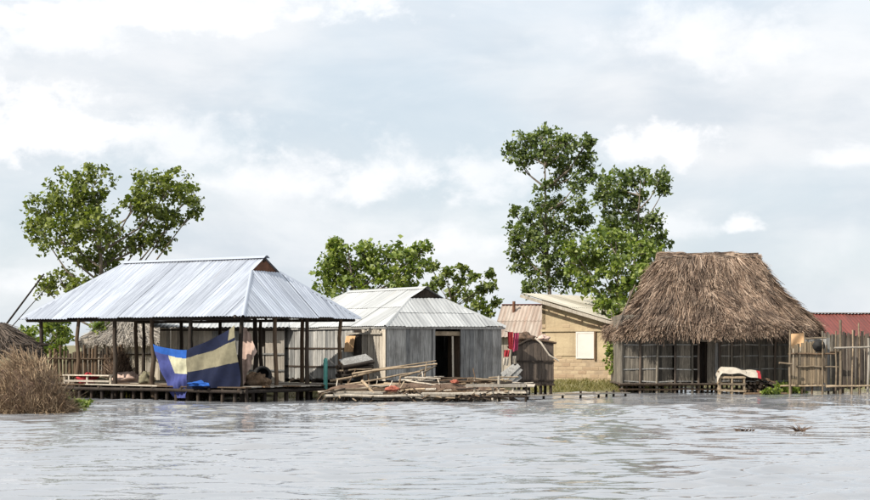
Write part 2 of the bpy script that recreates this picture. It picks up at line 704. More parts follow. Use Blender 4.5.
def corr_sheets(name, parent, O, S, T, s0, s1, top, tmax, mat, sheet=.84, period=.14, amp=.016, rows=2, bottom=None):
    """corrugated sheets over a roof face: S along the eave, T up the slope; each sheet an object"""
    O, S, T = Vector(O), Vector(S).normalized(), Vector(T).normalized()
    N = S.cross(T).normalized()
    if N.z < 0:
        N = -N
    ns = max(1, int(round((s1 - s0) / sheet)))
    w = (s1 - s0) / ns
    out = []
    for r in range(rows):
        ta = tmax * r / rows - (.06 if r else 0)
        tb = tmax * (r + 1) / rows
        for k in range(ns):
            a = s0 + k * w - (.03 if k else 0)
            b = s0 + (k + 1) * w
            n = max(4, int(round((b - a) / period * 4)))
            lift = .010 * (k % 2) + .014 * r + R.uniform(0, .006)
            sag = R.uniform(-.055, .03) if r == 0 else 0
            vv, uv, cols_ = [], [], []
            for i in range(n + 1):
                s = a + (b - a) * i / n
                lo = ta if bottom is None else max(ta, bottom(s))
                hi = min(tb, top(s))
                if r == 0:
                    lo += sag
                h = amp * math.cos(2 * math.pi * (s - s0) / period) + lift
                if hi <= lo + .01:
                    hi = lo
                vv += [O + S * s + T * lo + N * (h), O + S * s + T * ((lo + hi) / 2) + N * (h - .008), O + S * s + T * hi + N * h]
                uv += [(s, lo), (s, (lo + hi) / 2), (s, hi)]
                cols_.append(hi > lo)
            fs = []
            for i in range(n):
                if cols_[i] or cols_[i + 1]:
                    for j in range(2):
                        fs.append((i * 3 + j, (i + 1) * 3 + j, (i + 1) * 3 + j + 1, i * 3 + j + 1))
            if not fs:
                continue
            me = mesh_np(name, np.array([tuple(x) for x in vv]), np.array(fs), mat, True, np.array(uv))
            o = link(name, me, parent)
            out.append(o)
    return out


def gablet_roof(t, Wd, L, ze, zr, yA, yB, kA, mat, panel_mat, oh=0., tilt=0., sheet=.84, cap_mat=None, kB=1.0, period=.14, rows=2, amp=.016):
    """hip roof on local rectangle 0..Wd (x) by 0..L (y); a gablet at y=yA above the fraction kA of the rise"""
    hw = Wd / 2
    rise = zr - ze
    # long faces
    Tl = math.hypot(hw, rise)

    def top_long(s):
        if s < yA:
            return Tl * kA * s / yA
        if s > yB:
            return Tl * (kB if s - yB < .001 else 1) * max(0, (L - s) / (L - yB))
        return Tl
    corr_sheets('roof_sheet', t, (0, 0, ze), (0, 1, 0), (hw, 0, rise), 0, L, top_long, Tl, mat, sheet, period, amp, rows)
    corr_sheets('roof_sheet', t, (Wd, 0, ze), (0, 1, 0), (-hw, 0, rise), 0, L, top_long, Tl, mat, sheet, period, amp, rows)
    # end face A
    zg = ze + rise * kA
    Ta = math.hypot(yA, zg - ze)
    xg = hw * kA

    def top_a(s):
        return Ta * min(1, s / xg, (Wd - s) / xg)
    corr_sheets('roof_sheet', t, (0, 0, ze), (1, 0, 0), (0, yA, zg - ze), 0, Wd, top_a, Ta, mat, sheet, period, amp, rows)
    Tb = math.hypot(L - yB, rise)

    def top_b(s):
        return Tb * min(s / hw, (Wd - s) / hw)
    corr_sheets('roof_sheet', t, (0, L, ze), (1, 0, 0), (0, -(L - yB), rise), 0, Wd, top_b, Tb, mat, sheet, period, amp, rows)
    # gable panel
    g = MB()
    y = yA + .10
    a, b, c = Vector((xg, y, zg - .02)), Vector((Wd - xg, y, zg - .02)), Vector((hw, y, zr - .04))
    g.add([a, b, c, a + Vector((0, .03, 0)), b + Vector((0, .03, 0)), c + Vector((0, .03, 0))], [(0, 1, 2), (5, 4, 3), (0, 3, 4, 1), (1, 4, 5, 2), (2, 5, 3, 0)])
    part('gable_panel', g, panel_mat, t)
    # caps
    cm = cap_mat or mat

    def cap(p, q, w=.085):
        p, q = Vector(p), Vector(q)
        ax_ = (q - p).normalized()
        sd_ = ax_.cross(Vector((0, 0, 1))).normalized()
        up = sd_.cross(ax_).normalized()
        m = MB()
        pr = [sd_ * -w - up * .05, sd_ * -w * .4 + up * .025, up * .045, sd_ * w * .4 + up * .025, sd_ * w - up * .05]
        vv = [p + x for x in pr] + [q + x for x in pr]
        m.add(vv, [(i, i + 1, i + 6, i + 5) for i in range(4)], 0, True)
        me = m.mesh('c', cm)
        return m
    part('ridge_cap', cap((hw, yA - .05, zr + .01), (hw, yB + .05, zr + .01), .16), cm, t)
    for (p, q) in (((0, 0, ze), (xg, yA, zg)), ((Wd, 0, ze), (Wd - xg, yA, zg)), ((0, L, ze), (hw, yB, zr)), ((Wd, L, ze), (hw, yB, zr))):
        part('hip_cap', cap(p, q), cm, t)


def plank_wall(t, A, B, z0, z1, mat, w=.19, th=.025, gap=.008, out=(0, -1, 0), skip=(), ztop=None, jit=.012, name='plank'):
    """vertical planks from A to B (local xy), each its own part; skip = list of (s0, s1) openings"""
    A, B = Vector((*A, 0)), Vector((*B, 0))
    ax_ = (B - A).normalized()
    Ln = (B - A).length
    s = 0.0
    o = Vector(out)
    while s < Ln - .04:
        ww = min(w * R.uniform(.75, 1.25), Ln - s)
        c = s + ww / 2
        s += ww
        if any(a < c < b for a, b in skip):
            continue
        p = A + ax_ * c + o * R.uniform(-.01, .012)
        zt = z1 if ztop is None else ztop(c)
        m = MB().board(p + Vector((0, 0, z0 + R.uniform(-.05, .02))), p + ax_ * R.uniform(-.012, .012) + Vector((0, 0, zt + R.uniform(-.02, .02))), ww - gap, th, o, jit)
        part(name, m, mat, t)


def strands(p0, p1, w0, w1, side):
    """numpy strips: p0,p1 (n,3), side (n,3) unit; returns verts, faces"""
    n = len(p0)
    w0 = np.broadcast_to(w0, (n,))[:, None]
    w1 = np.broadcast_to(w1, (n,))[:, None]
    v = np.stack([p0 - side * w0, p0 + side * w0, p1 + side * w1, p1 - side * w1], 1).reshape(-1, 3)
    f = np.arange(n * 4).reshape(n, 4)
    return v, f


def blades(base, top, bend, w, rg, seg=3):
    """curved blades as strips with seg segments: base, top (n,3); bend (n,3) pulls the tip"""
    n = len(base)
    ts = np.linspace(0, 1, seg + 1)
    d = top - base
    rnd = rg.normal(size=(n, 3))
    side = np.cross(d, rnd)
    side /= np.linalg.norm(side, axis=1, keepdims=True) + 1e-9
    rows = []
    for t in ts:
        c = base + d * t + bend * t * t
        ww = (np.asarray(w) * (1 - .75 * t))[:, None] if np.ndim(w) else np.full((n, 1), w * (1 - .75 * t))
        rows += [c - side * ww, c + side * ww]
    v = np.stack(rows, 1).reshape(-1, 3)
    k = 2 * (seg + 1)
    b = np.arange(n)[:, None] * k
    f = np.concatenate([np.stack([b[:, 0] + 2 * j, b[:, 0] + 2 * j + 1, b[:, 0] + 2 * j + 3, b[:, 0] + 2 * j + 2], 1) for j in range(seg)])
    return v, f


# ------------------------------------------------------------------ trees


def leaf_cloud(points, size, rg, flat=.35):
    """one bent leaf (two quads) per point, lying every way but mostly facing up and out"""
    n = len(points)
    nrm = rg.normal(size=(n, 3)) + np.array([0, 0, flat * 2])
    nrm /= np.linalg.norm(nrm, axis=1, keepdims=True)
    a = np.cross(nrm, rg.normal(size=(n, 3)))
    a /= np.linalg.norm(a, axis=1, keepdims=True)
    b = np.cross(nrm, a)
    s = (size * np.clip(rg.lognormal(-.08, .34, n), .4, 1.9))[:, None]
    w = s * .42
    p = points
    tip = p + a * s + nrm * (-.25 * s)
    l_ = p + a * s * .45 + b * w + nrm * .1 * s
    r_ = p + a * s * .45 - b * w + nrm * .1 * s
    m_ = p + a * s * .5
    v = np.stack([p, l_, m_, r_, tip], 1).reshape(-1, 3)
    k = np.arange(n)[:, None] * 5
    f = np.concatenate([k + np.array([0, 2, 1]), k + np.array([0, 3, 2]), k + np.array([2, 4, 1]), k + np.array([2, 3, 4])])
    return v, f


def tree(label, blobs, d, trunk_px, mat, group, leaf=.24, dens=1.0, seed=1, spread=1.0, cat='tree', name='leafy_tree', tr=.16, fork=.45, droop=0.):
    """blobs: (px, py, r_px[, dd]) foliage masses; trunk_px: column of the trunk's foot"""
    rg = np.random.default_rng(seed)
    rr = random.Random(seed)
    bx_ = (trunk_px - CX) * d / FPX
    foot = Vector((bx_, d, gz(bx_, d) - .1))
    t = thing(name, label, cat, foot, 0, group)
    sc_ = d / FPX
    cs = []
    for b in blobs:
        dd = b[3] if len(b) > 3 else rr.uniform(-1, 1) * 1.2
        c = P(b[0], b[1], d + dd)
        cs.append((c, b[2] * sc_ * 1.02))
    # trunk and limbs
    mean = sum((c for c, r in cs), Vector()) / len(cs)
    zt = foot.z + (mean.z - foot.z) * fork
    fk = Vector((foot.x + (mean.x - foot.x) * .35, d, zt))
    top = max(cs, key=lambda q: q[0].z)[0]
    crown_top = Vector((fk.x * .4 + top.x * .6, d, top.z - .3))
    tm = MB().tube([foot, foot.lerp(fk, .5) + Vector((rr.uniform(-.1, .1), 0, 0)), fk, fk.lerp(crown_top, .5) + Vector((rr.uniform(-.25, .25), rr.uniform(-.2, .2), 0)), crown_top],
                   [tr * 1.25, tr, tr * .8, tr * .5, tr * .15], 8)
    part('trunk', tm, M_bark, t, world=True)
    spine = [foot.lerp(fk, .75), foot.lerp(fk, .9)] + [fk.lerp(crown_top, q / 8) for q in range(9)]
    for (c, r) in cs:
        want = c.z - .85 * (Vector((c.x, c.y)) - Vector((fk.x, fk.y))).length - .3
        s = min(spine, key=lambda q: abs(q.z - want))
        mid = s.lerp(c, .55) + Vector((0, 0, -.12 * (c - s).length))
        lm = MB().tube([s, mid, c], [tr * .38, tr * .24, tr * .1], 5, cap=False)
        for q in range(5):
            g = Vector((rr.gauss(0, 1), rr.gauss(0, 1), rr.gauss(0, .7) + .25)).normalized() * r * .85
            lm.tube([mid.lerp(c, .7), c + g * .45 + Vector((0, 0, -.05)), c + g], [tr * .11, tr * .07, .008], 4, cap=False)
        part('limb', lm, M_bark, t, world=True)
    # foliage: twig tufts through each mass, thinner inside, ragged outline
    pts = []
    for (c, r) in cs:
        ntuft = int(25 * dens * (r / .8) ** 2) + 6
        u = rg.normal(size=(ntuft, 3))
        u /= np.linalg.norm(u, axis=1, keepdims=True)
        q = rg.uniform(.2, 1.0, ntuft) ** .5 * rg.uniform(.8, 1.28, ntuft)
        cen = np.array(c)[None] + u * (q * r)[:, None] * np.array([1.0, 1.0, .9]) * spread
        nl = 18
        off = rg.normal(size=(ntuft, nl, 3)) * (.10 + .03 * r) * np.array([1, 1, .75])
        off[..., 2] -= droop * np.abs(off[..., 2])
        pts.append((cen[:, None] + off).reshape(-1, 3))
    pts = np.concatenate(pts) - np.array(foot)
    v, f = leaf_cloud(pts, leaf, rg)
    link('crown', mesh_np('crown', v, f, mat), t)
    return t


TG = 'trees rising behind the houses'
tree('olive-green tree with two rounded crowns rising behind the shiny pavilion roof',
     [(68, 196, 24), (44, 207, 18), (92, 184, 20), (88, 205, 18), (38, 228, 14), (60, 236, 22), (93, 226, 26), (112, 244, 18), (150, 187, 22), (172, 186, 18), (190, 196, 13),
      (194, 210, 8), (150, 215, 20), (172, 222, 13), (160, 240, 13), (135, 203, 14), (140, 245, 14), (60, 278, 13), (45, 288, 9), (90, 258, 17), (108, 270, 13), (78, 284, 11)],
     74, 98, M_leafA, TG, .165, .95, 3)
tree('yellow-green broad tree behind the pale hip roof and the pavilion',
     [(343, 256, 16), (328, 268, 14), (365, 252, 13), (378, 262, 16), (352, 275, 18), (395, 252, 10), (403, 262, 14), (418, 252, 8), (420, 266, 10), (385, 280, 18), (326, 284, 14), (405, 280, 14), (356, 294, 18), (425, 247, 5), (335, 245, 6)],
     82, 365, M_leafC, TG, .19, .9, 5)
tree('sparse spindly tree with separate leaf tufts right of the pale hip roof',
     [(440, 282, 9), (432, 268, 5), (447, 272, 6), (455, 292, 9), (463, 268, 5), (461, 281, 6), (470, 296, 9), (478, 303, 9), (489, 274, 5), (490, 287, 5), (481, 288, 6), (497, 303, 5), (468, 310, 9), (452, 305, 8), (488, 312, 8), (430, 290, 10), (474, 277, 4)],
     80, 462, M_leafB, TG, .18, .36, 8, .72, tr=.06)
tree('tallest dark-green tree behind the cream-roofed mud house',
     [(540, 136, 12), (525, 146, 13), (512, 150, 8), (552, 146, 14), (568, 142, 10), (584, 148, 9), (588, 140, 5), (545, 158, 12), (570, 162, 13), (586, 162, 8), (520, 160, 9), (560, 178, 10), (578, 182, 9), (545, 186, 8),
      (540, 205, 9), (556, 204, 11), (576, 205, 11), (512, 234, 9), (526, 228, 13), (545, 226, 13), (565, 226, 14), (584, 222, 10), (520, 248, 12), (542, 250, 16), (566, 250, 16), (525, 268, 12), (548, 274, 16), (572, 276, 16), (515, 212, 5), (590, 176, 6), (530, 215, 8), (534, 288, 10)],
     82, 552, M_leafD, TG, .165, 1.1, 12, 1.08, tr=.14, fork=.3)
tree('dark tree with bare forking branches between the tallest tree and the thatched roof',
     [(604, 186, 10), (616, 182, 11), (630, 178, 9), (645, 176, 8), (660, 180, 9), (602, 202, 10), (620, 200, 13), (640, 196, 8), (612, 218, 12), (632, 216, 12), (646, 228, 11), (660, 240, 9), (655, 218, 6), (625, 234, 12), (605, 236, 10), (664, 190, 5), (648, 246, 10)],
     79, 628, M_leafD, TG, .165, 1.15, 14, 1.14, tr=.12)
tree('bright leafy tree leaning over the mud house beside the thatched roof',
     [(592, 248, 14), (608, 236, 11), (622, 246, 14), (640, 252, 13), (656, 258, 11), (578, 262, 11), (600, 268, 15), (622, 272, 15), (645, 275, 14), (585, 284, 11), (608, 292, 13), (632, 294, 13), (612, 312, 9, -2.5), (600, 304, 7, -2.5), (572, 250, 6), (663, 268, 6), (650, 292, 10), (608, 326, 5, -2.5)],
     74, 630, M_leafC, TG, .175, 1.2, 17, 1.14, tr=.11, fork=.3)

# ------------------------------------------------------------------ open pavilion with the shiny roof


def reach(C, e, px):
    """length along direction e from C until column px"""
    k = (px - CX) / FPX
    return (k * C.y - C.x) / (e.x - k * e.y)


C = P(243, 316, 55.5)
PHI = rad(55)
ex = Vector((math.cos(PHI), math.sin(PHI), 0))
ey = Vector((-math.sin(PHI), math.cos(PHI), 0))
PW = reach(C, ex, 361)
PL = reach(C, ey, 19)
ZE = C.z
PAV = thing('open_pavilion', 'open-sided pavilion on crooked posts with a shiny corrugated metal hip roof', 'pavilion', (C.x, C.y, 0), PHI)
gablet_roof(PAV, PW, PL, ZE, 4.98, 1.75, PL - 2.3, .76, M_silver, M_rustpanel, rows=1)
DZ = .50
ins = .38


def pav_at_px(px, side):
    """local coordinate along a side (x=ins long side, y=ins end side) that shows at column px"""
    if side == 'long':
        C0 = toworld(PAV, (ins, 0, 0))
        return reach(C0, ey, px)
    C0 = toworld(PAV, (0, ins, 0))
    return reach(C0, ex, px)


posts = []
for px in (41, 79, 115, 152, 191):
    posts.append((ins, pav_at_px(px, 'long')))
posts.append((ins, ins))
for px in (275, 307, 341):
    posts.append((pav_at_px(px, 'end'), ins))
for k in range(1, 6):
    posts.append((PW - ins, ins + (PL - 2 * ins) * k / 5))
for k in (1, 3):
    posts.append((PW / 2, 2.2 + (PL - 5.0) * (k - 1) / 2))
for (x, y) in posts:
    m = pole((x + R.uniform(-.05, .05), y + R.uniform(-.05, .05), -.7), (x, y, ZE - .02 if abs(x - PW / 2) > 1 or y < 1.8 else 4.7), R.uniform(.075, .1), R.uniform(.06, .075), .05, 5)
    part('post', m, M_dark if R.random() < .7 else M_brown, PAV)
for (a, b) in (((ins, 0), (ins, PL)), ((PW - ins, 0), (PW - ins, PL)), ((0, ins), (PW, ins)), ((0, PL - ins), (PW, PL - ins))):
    zz = ZE - .07 + (.06 if a[0] == 0 else 0)
    part('beam', pole((a[0], a[1], zz), (b[0], b[1], zz), .055, .05, .02, 6), M_dark, PAV)
part('ridge_beam', pole((PW / 2, 1.8, 4.86), (PW / 2, PL - 2.3, 4.86), .06, .06, .01, 4), M_dark, PAV)
for k in range(9):
    y = 1.9 + (PL - 4.3) * k / 8
    for x0 in (.1, PW - .1):
        part('rafter', pole((x0, y, ZE - .03), (PW / 2, y, 4.86), .035, .035, .01, 2, 5), M_dark, PAV)
# deck: planks laid along the long side, on beams and stilts
nx = 20
for i in range(nx):
    x = -.05 + (PW - .1) * (i + .5) / nx
    cuts = [-.15, PL * .33 + R.uniform(-.6, .6), PL * .66 + R.uniform(-.6, .6), PL - .1]
    for a, b in zip(cuts[:-1], cuts[1:]):
        part('deck_plank', MB().board((x, a + .02, DZ + R.uniform(-.012, .012)), (x, b - .02, DZ + R.uniform(-.012, .012)), (PW - .1) / nx - .02, .04, (0, 0, 1), .08),
             M_pale if R.random() < .45 else M_brown, PAV)
for y in np.linspace(.1, PL - .3, 9):
    part('deck_beam', pole((-.12, y, DZ - .09), (PW - .1, y, DZ - .09), .06, .055, .02, 4, 6), M_dark, PAV)
part('edge_beam', pole((-.06, -.2, DZ - .14), (-.06, PL - .1, DZ - .14), .065, .06, .02, 6, 6), M_dark, PAV)
part('edge_beam', pole((-.2, -.08, DZ - .14), (PW, -.08, DZ - .14), .065, .06, .02, 5, 6), M_dark, PAV)
for k in range(22):
    y = -.05 + (PL - .1) * k / 21 + R.uniform(-.08, .08)
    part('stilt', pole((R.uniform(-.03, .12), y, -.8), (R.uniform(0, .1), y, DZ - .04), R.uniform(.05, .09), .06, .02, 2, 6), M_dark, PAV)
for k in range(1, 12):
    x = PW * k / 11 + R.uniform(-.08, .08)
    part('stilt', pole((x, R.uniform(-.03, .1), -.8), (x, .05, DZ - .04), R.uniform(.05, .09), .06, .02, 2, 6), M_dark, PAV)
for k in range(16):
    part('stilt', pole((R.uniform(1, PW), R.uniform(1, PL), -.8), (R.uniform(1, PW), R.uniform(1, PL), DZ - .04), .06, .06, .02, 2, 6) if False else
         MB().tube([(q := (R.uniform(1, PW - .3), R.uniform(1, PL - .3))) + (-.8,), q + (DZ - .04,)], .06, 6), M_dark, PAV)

# things on and around the pavilion deck
pl0 = toworld(PAV, (.12, 0, 0))
pn = -ex                        # outward normal of the long side
FAB = {}


def cloth_mat(name, c, rough=.9, trans=.0):
    t = NT(name)
    n = t.noise(t.coord('World'), 7, 5, .6)
    cc = t.mix(t.ramp(n, .3, .7), tuple(x * .8 for x in c), tuple(min(1, x * 1.15) for x in c))
    w = t.noise(t.coord('World', (40, 40, 40)), 2, 2)
    t.bump(w, .15, .01)
    return t.done(cc, rough)


M_blue = cloth_mat('blue_cloth', (.03, .07, .30))
M_bluegrey = cloth_mat('faded_blue_cloth', (.042, .05, .16))
M_brightblue = cloth_mat('bright_blue_cloth', (.016, .075, .29))
M_cream = cloth_mat('cream_cloth', (.38, .36, .245))
M_shaded_blue = cloth_mat('shaded_blue_cloth', (.005, .008, .026))  # blue of the right tarp panel, its shade put into the colour
M_khaki_and_shaded_cream = cloth_mat('khaki_and_shaded_cream_cloth', (.175, .155, .10))  # plain khaki on the sacks; on the tarp, cream darkened as shade
M_red = cloth_mat('red_cloth', (.28, .025, .03))
M_pink = cloth_mat('pink_cloth', (.34, .05, .10))
M_pinktan = cloth_mat('pinkish_sheet', (.46, .33, .27))
M_whitecloth = cloth_mat('white_cloth', (.36, .315, .255))
M_orange = cloth_mat('orange_red_cloth', (.27, .085, .055))
M_tanboard = cloth_mat('tan_board', (.58, .36, .19))
M_black = cloth_mat('black_clay', (.014, .013, .012), .7)
M_teal = cloth_mat('teal_plastic', (.08, .26, .22), .5)


def cloth_grid(corner, na, nb, wave, mats, pick, nrm):
    """corner(a,b) -> point; wave(a,b) -> offset along nrm; pick(a,b) -> material index"""
    vv, fs, mi = [], [], []
    for j in range(nb + 1):
        for i in range(na + 1):
            a, b = i / na, j / nb
            vv.append(corner(a, b) + nrm * wave(a, b))
    m = MB()
    for j in range(nb):
        for i in range(na):
            fs.append((j * (na + 1) + i, j * (na + 1) + i + 1, (j + 1) * (na + 1) + i + 1, (j + 1) * (na + 1) + i))
            mi.append(pick((i + .5) / na, (j + .5) / nb))
    m.v = [tuple(x) for x in vv]
    m.f, m.m, m.sm = fs, mi, [True] * len(fs)
    return m


def quadmap(tl, tr_, bl, br, plane, n, sag=0.):
    tl, tr_, bl, br = [on_plane(*q, plane, n) for q in (tl, tr_, bl, br)]

    def f(a, b):
        p = tl.lerp(tr_, a).lerp(bl.lerp(br, a), b)
        p.z -= sag * 4 * a * (1 - a) * (1 - b)
        return p
    return f


tl = on_plane(175, 400, pl0, pn)
TARP = thing('hanging_tarp', 'blue and cream striped tarp with a shade-coloured right half slung between the pavilion front posts', 'tarp', (tl.x, tl.y, DZ))
lm = cloth_grid(quadmap((154, 344), (191.3, 350), (173, 398), (191.3, 398), pl0, pn, .06), 60, 90,
                lambda a, b: .05 + .08 * math.sin(9 * a + 4 * b) * (1 - a) + .07 * math.sin(16 * b + 5 * a) * b + .03 * math.sin(30 * a + 11 * b) * b + .16 * a, None,
                lambda a, b: 0 if b < .13 + .05 * a else (1 if (.13 < b < .50 and a > .36 + .5 * abs(b - .2)) else 2), pn)
part('striped_panel', lm, [M_brightblue, M_cream, M_bluegrey], TARP, True)['label'] = 'bright panel with blue and cream stripes'
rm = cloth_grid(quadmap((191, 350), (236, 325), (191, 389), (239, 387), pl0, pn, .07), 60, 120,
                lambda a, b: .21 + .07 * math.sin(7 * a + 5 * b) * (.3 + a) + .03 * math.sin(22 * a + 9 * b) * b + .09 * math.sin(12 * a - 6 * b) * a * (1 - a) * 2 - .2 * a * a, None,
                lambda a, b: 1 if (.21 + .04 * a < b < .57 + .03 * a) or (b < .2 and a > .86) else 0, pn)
part('shaded_panel', rm, [M_shaded_blue, M_khaki_and_shaded_cream], TARP, True)['label'] = 'panel of blue and cream stripes in darker colours painted as shade'
p1 = toworld(PAV, (.9, 0, 0))
sm_ = cloth_grid(quadmap((243, 325), (252, 336), (243, 386), (256, 352), p1, pn, 0), 8, 14, lambda a, b: .05 * math.sin(14 * a + 3 * b), None, lambda a, b: 0, pn)
p_ = on_plane(246, 386, p1, pn)
single('hanging_sheet', sm_, M_pinktan, 'pinkish tan sheet hanging behind the pavilion corner post', 'sheet', (p_.x, p_.y, DZ))


def bundle(name, label, cat, px, py, d, rx, rz, mat, seed, group=None, flat=.8, z0=None):
    """a crumpled heap of cloth: lumpy closed mesh"""
    rg = random.Random(seed)
    c = P(px, py, d)
    m = MB()
    n, k = 30, 16
    vv, fs = [], []
    ph = [rg.uniform(0, 6.28) for _ in range(6)]
    for j in range(k + 1):
        th = math.pi * j / k
        for i in range(n):
            g = 2 * math.pi * i / n
            q = 1 + .16 * math.sin(3 * g + ph[0] + 2 * th) + .12 * math.sin(5 * g + ph[1] - 3 * th) + .1 * math.sin(7 * th + ph[2] + g) + .09 * math.sin(11 * g + ph[3] + 5 * th) + .07 * math.sin(9 * th - 8 * g + ph[4]) + rg.uniform(-.03, .03)
            vv.append(c + Vector((rx * q * math.sin(th) * math.cos(g), rx * flat * q * math.sin(th) * math.sin(g), rz * q * math.cos(th))))
    zmin = (c.z - rz * .75) if z0 is None else z0
    vv = [Vector((v.x, v.y, max(v.z, zmin))) for v in vv]
    for j in range(k):
        for i in range(n):
            fs.append((j * n + i, (j + 1) * n + i, (j + 1) * n + (i + 1) % n, j * n + (i + 1) % n))
    m.add(vv, fs, 0, True)
    return single(name, m, mat, label, cat, (c.x, c.y, zmin), group)


def deck_y(px, x):
    C0 = toworld(PAV, (x, 0, 0))
    return toworld(PAV, (x, reach(C0, ey, px), DZ + .02))


def deck_bundle(name, label, cat, px, x, rx, rz, mat, seed, dz=0.):
    p = deck_y(px, x)
    zz = p.z + rz * .6 + dz
    return bundle(name, label, cat, px, HY - (zz - EYE) * FPX / p.y, p.y, rx, rz, mat, seed, None, .8, p.z + dz)


deck_bundle('cloth_bundle', 'bright blue crumpled cloth on the deck edge below the tarp', 'cloth', 207, .12, .52, .11, M_brightblue, 3)
deck_bundle('cloth_bundle', 'red crumpled cloth on the pavilion deck by the pale bench', 'cloth', 89, .5, .36, .20, M_red, 4)
deck_bundle('grain_sack', 'pale pinkish sack slumped on the pavilion deck beside the straw stack', 'sack', 128, 2.4, .55, .22, M_pinktan, 5)
deck_bundle('grain_sack', 'greyish tan sack on the deck between two posts', 'sack', 146, 1.2, .26, .24, M_khaki_and_shaded_cream, 6)
deck_bundle('cloth_bundle', 'brown crumpled cloth left of the red cloth on the deck', 'cloth', 100, .7, .3, .14, M_khaki_and_shaded_cream, 9)
# round black pot lying on its side
pp = deck_y(261, .55 * PW / 2)
q0 = toworld(PAV, (PW * .25, .8, DZ))
dpot = q0.y
pc = P(262, 370, dpot)
pm = MB()
prof = [(.0, 0), (.16, .01), (.27, .08), (.33, .2), (.33, .32), (.27, .42), (.22, .46), (.235, .50), (.20, .49), (.19, .44), (.25, .36), (.28, .25), (.2, .1), (.0, .06)]
tmp = MB().lathe((0, 0, 0), prof, 18)
rot = Matrix.Translation((pc.x, pc.y, DZ + .35)) @ Matrix.Rotation(rad(74), 4, Vector((1, .25, 0))) @ Matrix.Translation((0, 0, -.22))
pm.add([rot @ Vector(v) for v in tmp.v], tmp.f, 0, True)
single('clay_pot', pm, M_black, 'large round black pot on its side on the pavilion deck', 'pot', (pc.x, pc.y, DZ + .02))
# basket under / before it
bundle('straw_bundle', 'brown woven mat heaped in front of the black pot', 'mat', 256, 382, dpot - .3, .45, .25, M_brown, 12, None, .5, DZ + .02)

# pale bench at the left end of the deck
b0 = deck_y(64, .2)
b1 = deck_y(110, .2)
BEN = thing('wooden_bench', 'low pale wooden bench at the end of the pavilion deck', 'bench', (b0 + b1) / 2 - Vector((0, 0, 0)))
up = Vector((0, 0, 1))
for off in (0, .14, .28):
    part('seat_plank', MB().board(b0 + up * .3 + ex * off, b1 + up * .3 + ex * off, .12, .04, (0, 0, 1), .03), M_pale, BEN, True)
part('rail', MB().board(b0 + up * .1, b1 + up * .1, .07, .03, -ex, .03), M_pale, BEN, True)
for p in (b0, b0.lerp(b1, .5), b1):
    for off in (.03, .25):
        part('leg', MB().board(p + ex * off, p + ex * off + up * .28, .07, .06, -ex, .005), M_pale, BEN, True)

# ------------------------------------------------------------------ long plank house with pale hip roof
Cm = P(385, 326, 60.0)
PH2 = rad(33)
hx = Vector((math.cos(PH2), math.sin(PH2), 0))
hy = Vector((-math.sin(PH2), math.cos(PH2), 0))
HW = reach(Cm, hx, 506)
HL = reach(Cm, hy, 268)
HZ = Cm.z
HF = .62
HOUSE = thing('plank_house', 'weathered grey plank house with pale corrugated hip roof and open dark doorway', 'house', (Cm.x, Cm.y, 0), PH2)
gablet_roof(HOUSE, HW, HL, HZ, 4.02, 1.35, HL - 2.0, .72, M_white_roof, M_dark, sheet=.85, period=.16, amp=.010)
o_ = .12
C1 = toworld(HOUSE, (0, o_, 0))
dl, dr = reach(C1, hx, 433.5), reach(C1, hx, 461)
plank_wall(HOUSE, (o_, o_), (HW - o_, o_), HF, HZ + .02, M_grey, .2, skip=[(dl - o_, dr - o_)])
d2a, d2b = 1.15, 1.75
plank_wall(HOUSE, (o_, o_ + .02), (o_, HL - o_), HF, HZ + .02, M_grey, .18, out=(-1, 0, 0))
plank_wall(HOUSE, (HW - o_, o_ + .03), (HW - o_, HL - o_), HF, HZ, M_grey, .3, out=(1, 0, 0))
plank_wall(HOUSE, (o_, HL - o_), (HW - o_, HL - o_), HF, HZ, M_grey, .3, out=(0, 1, 0))
# floor, ceiling dark frame, stilts
for i in range(12):
    x = o_ + (HW - 2 * o_) * (i + .5) / 12
    part('floor_plank', MB().board((x, o_ - .1, HF - .04), (x, HL - o_, HF - .04), (HW - 2 * o_) / 12 - .01, .05, (0, 0, 1), .03), M_dark, HOUSE)
for y in np.linspace(o_, HL - o_, 6):
    part('floor_beam', pole((0, y, HF - .13), (HW, y, HF - .13), .06, .06, .01, 3, 6), M_dark, HOUSE)
    for x in np.linspace(.15, HW - .15, 5):
        part('stilt', MB().tube([(x, y + .02, -.9), (x, y + .02, HF - .07)], .065, 6), M_dark, HOUSE)
# door frame, transom strip, pale door post
for x, m_ in ((dl, M_grey), (dr, M_grey)):
    part('door_post', MB().board((x, o_ - .03, HF), (x, o_ - .03, HZ - .03), .08, .05, (0, 1, 0), .0), m_, HOUSE)
part('door_lintel', MB().board((dl, o_ + .05, HZ - .26), (dr, o_ + .05, HZ - .26), .16, .04, (0, 1, 0)), M_bam, HOUSE)
part('door_post', MB().tube([(dl + (dr - dl) * .72, o_ + .02, HF), (dl + (dr - dl) * .70, o_ + .02, HZ - .36)], .035, 6), M_pale, HOUSE)
dr_o = part('door', MB().board((dr - .02, o_ + .45, HF + .02), (dr - .02, o_ + .45, HZ - .2), .75, .03, (1, 0, 0), .0), M_brown, HOUSE)
part('eave_board', MB().board((0, .05, HZ - .05), (HW, .05, HZ - .05), .09, .025, (0, 1, 0)), M_grey, HOUSE)
part('eave_board', MB().board((.05, 0, HZ - .05), (.05, HL, HZ - .05), .09, .025, (1, 0, 0)), M_grey, HOUSE)
for zz in (HF + .45, HF + 1.15):
    part('wall_rail', MB().board((o_ - .03, .9, zz), (o_ - .03, HL - .2, zz), .06, .03, (1, 0, 0)), M_dark, HOUSE)
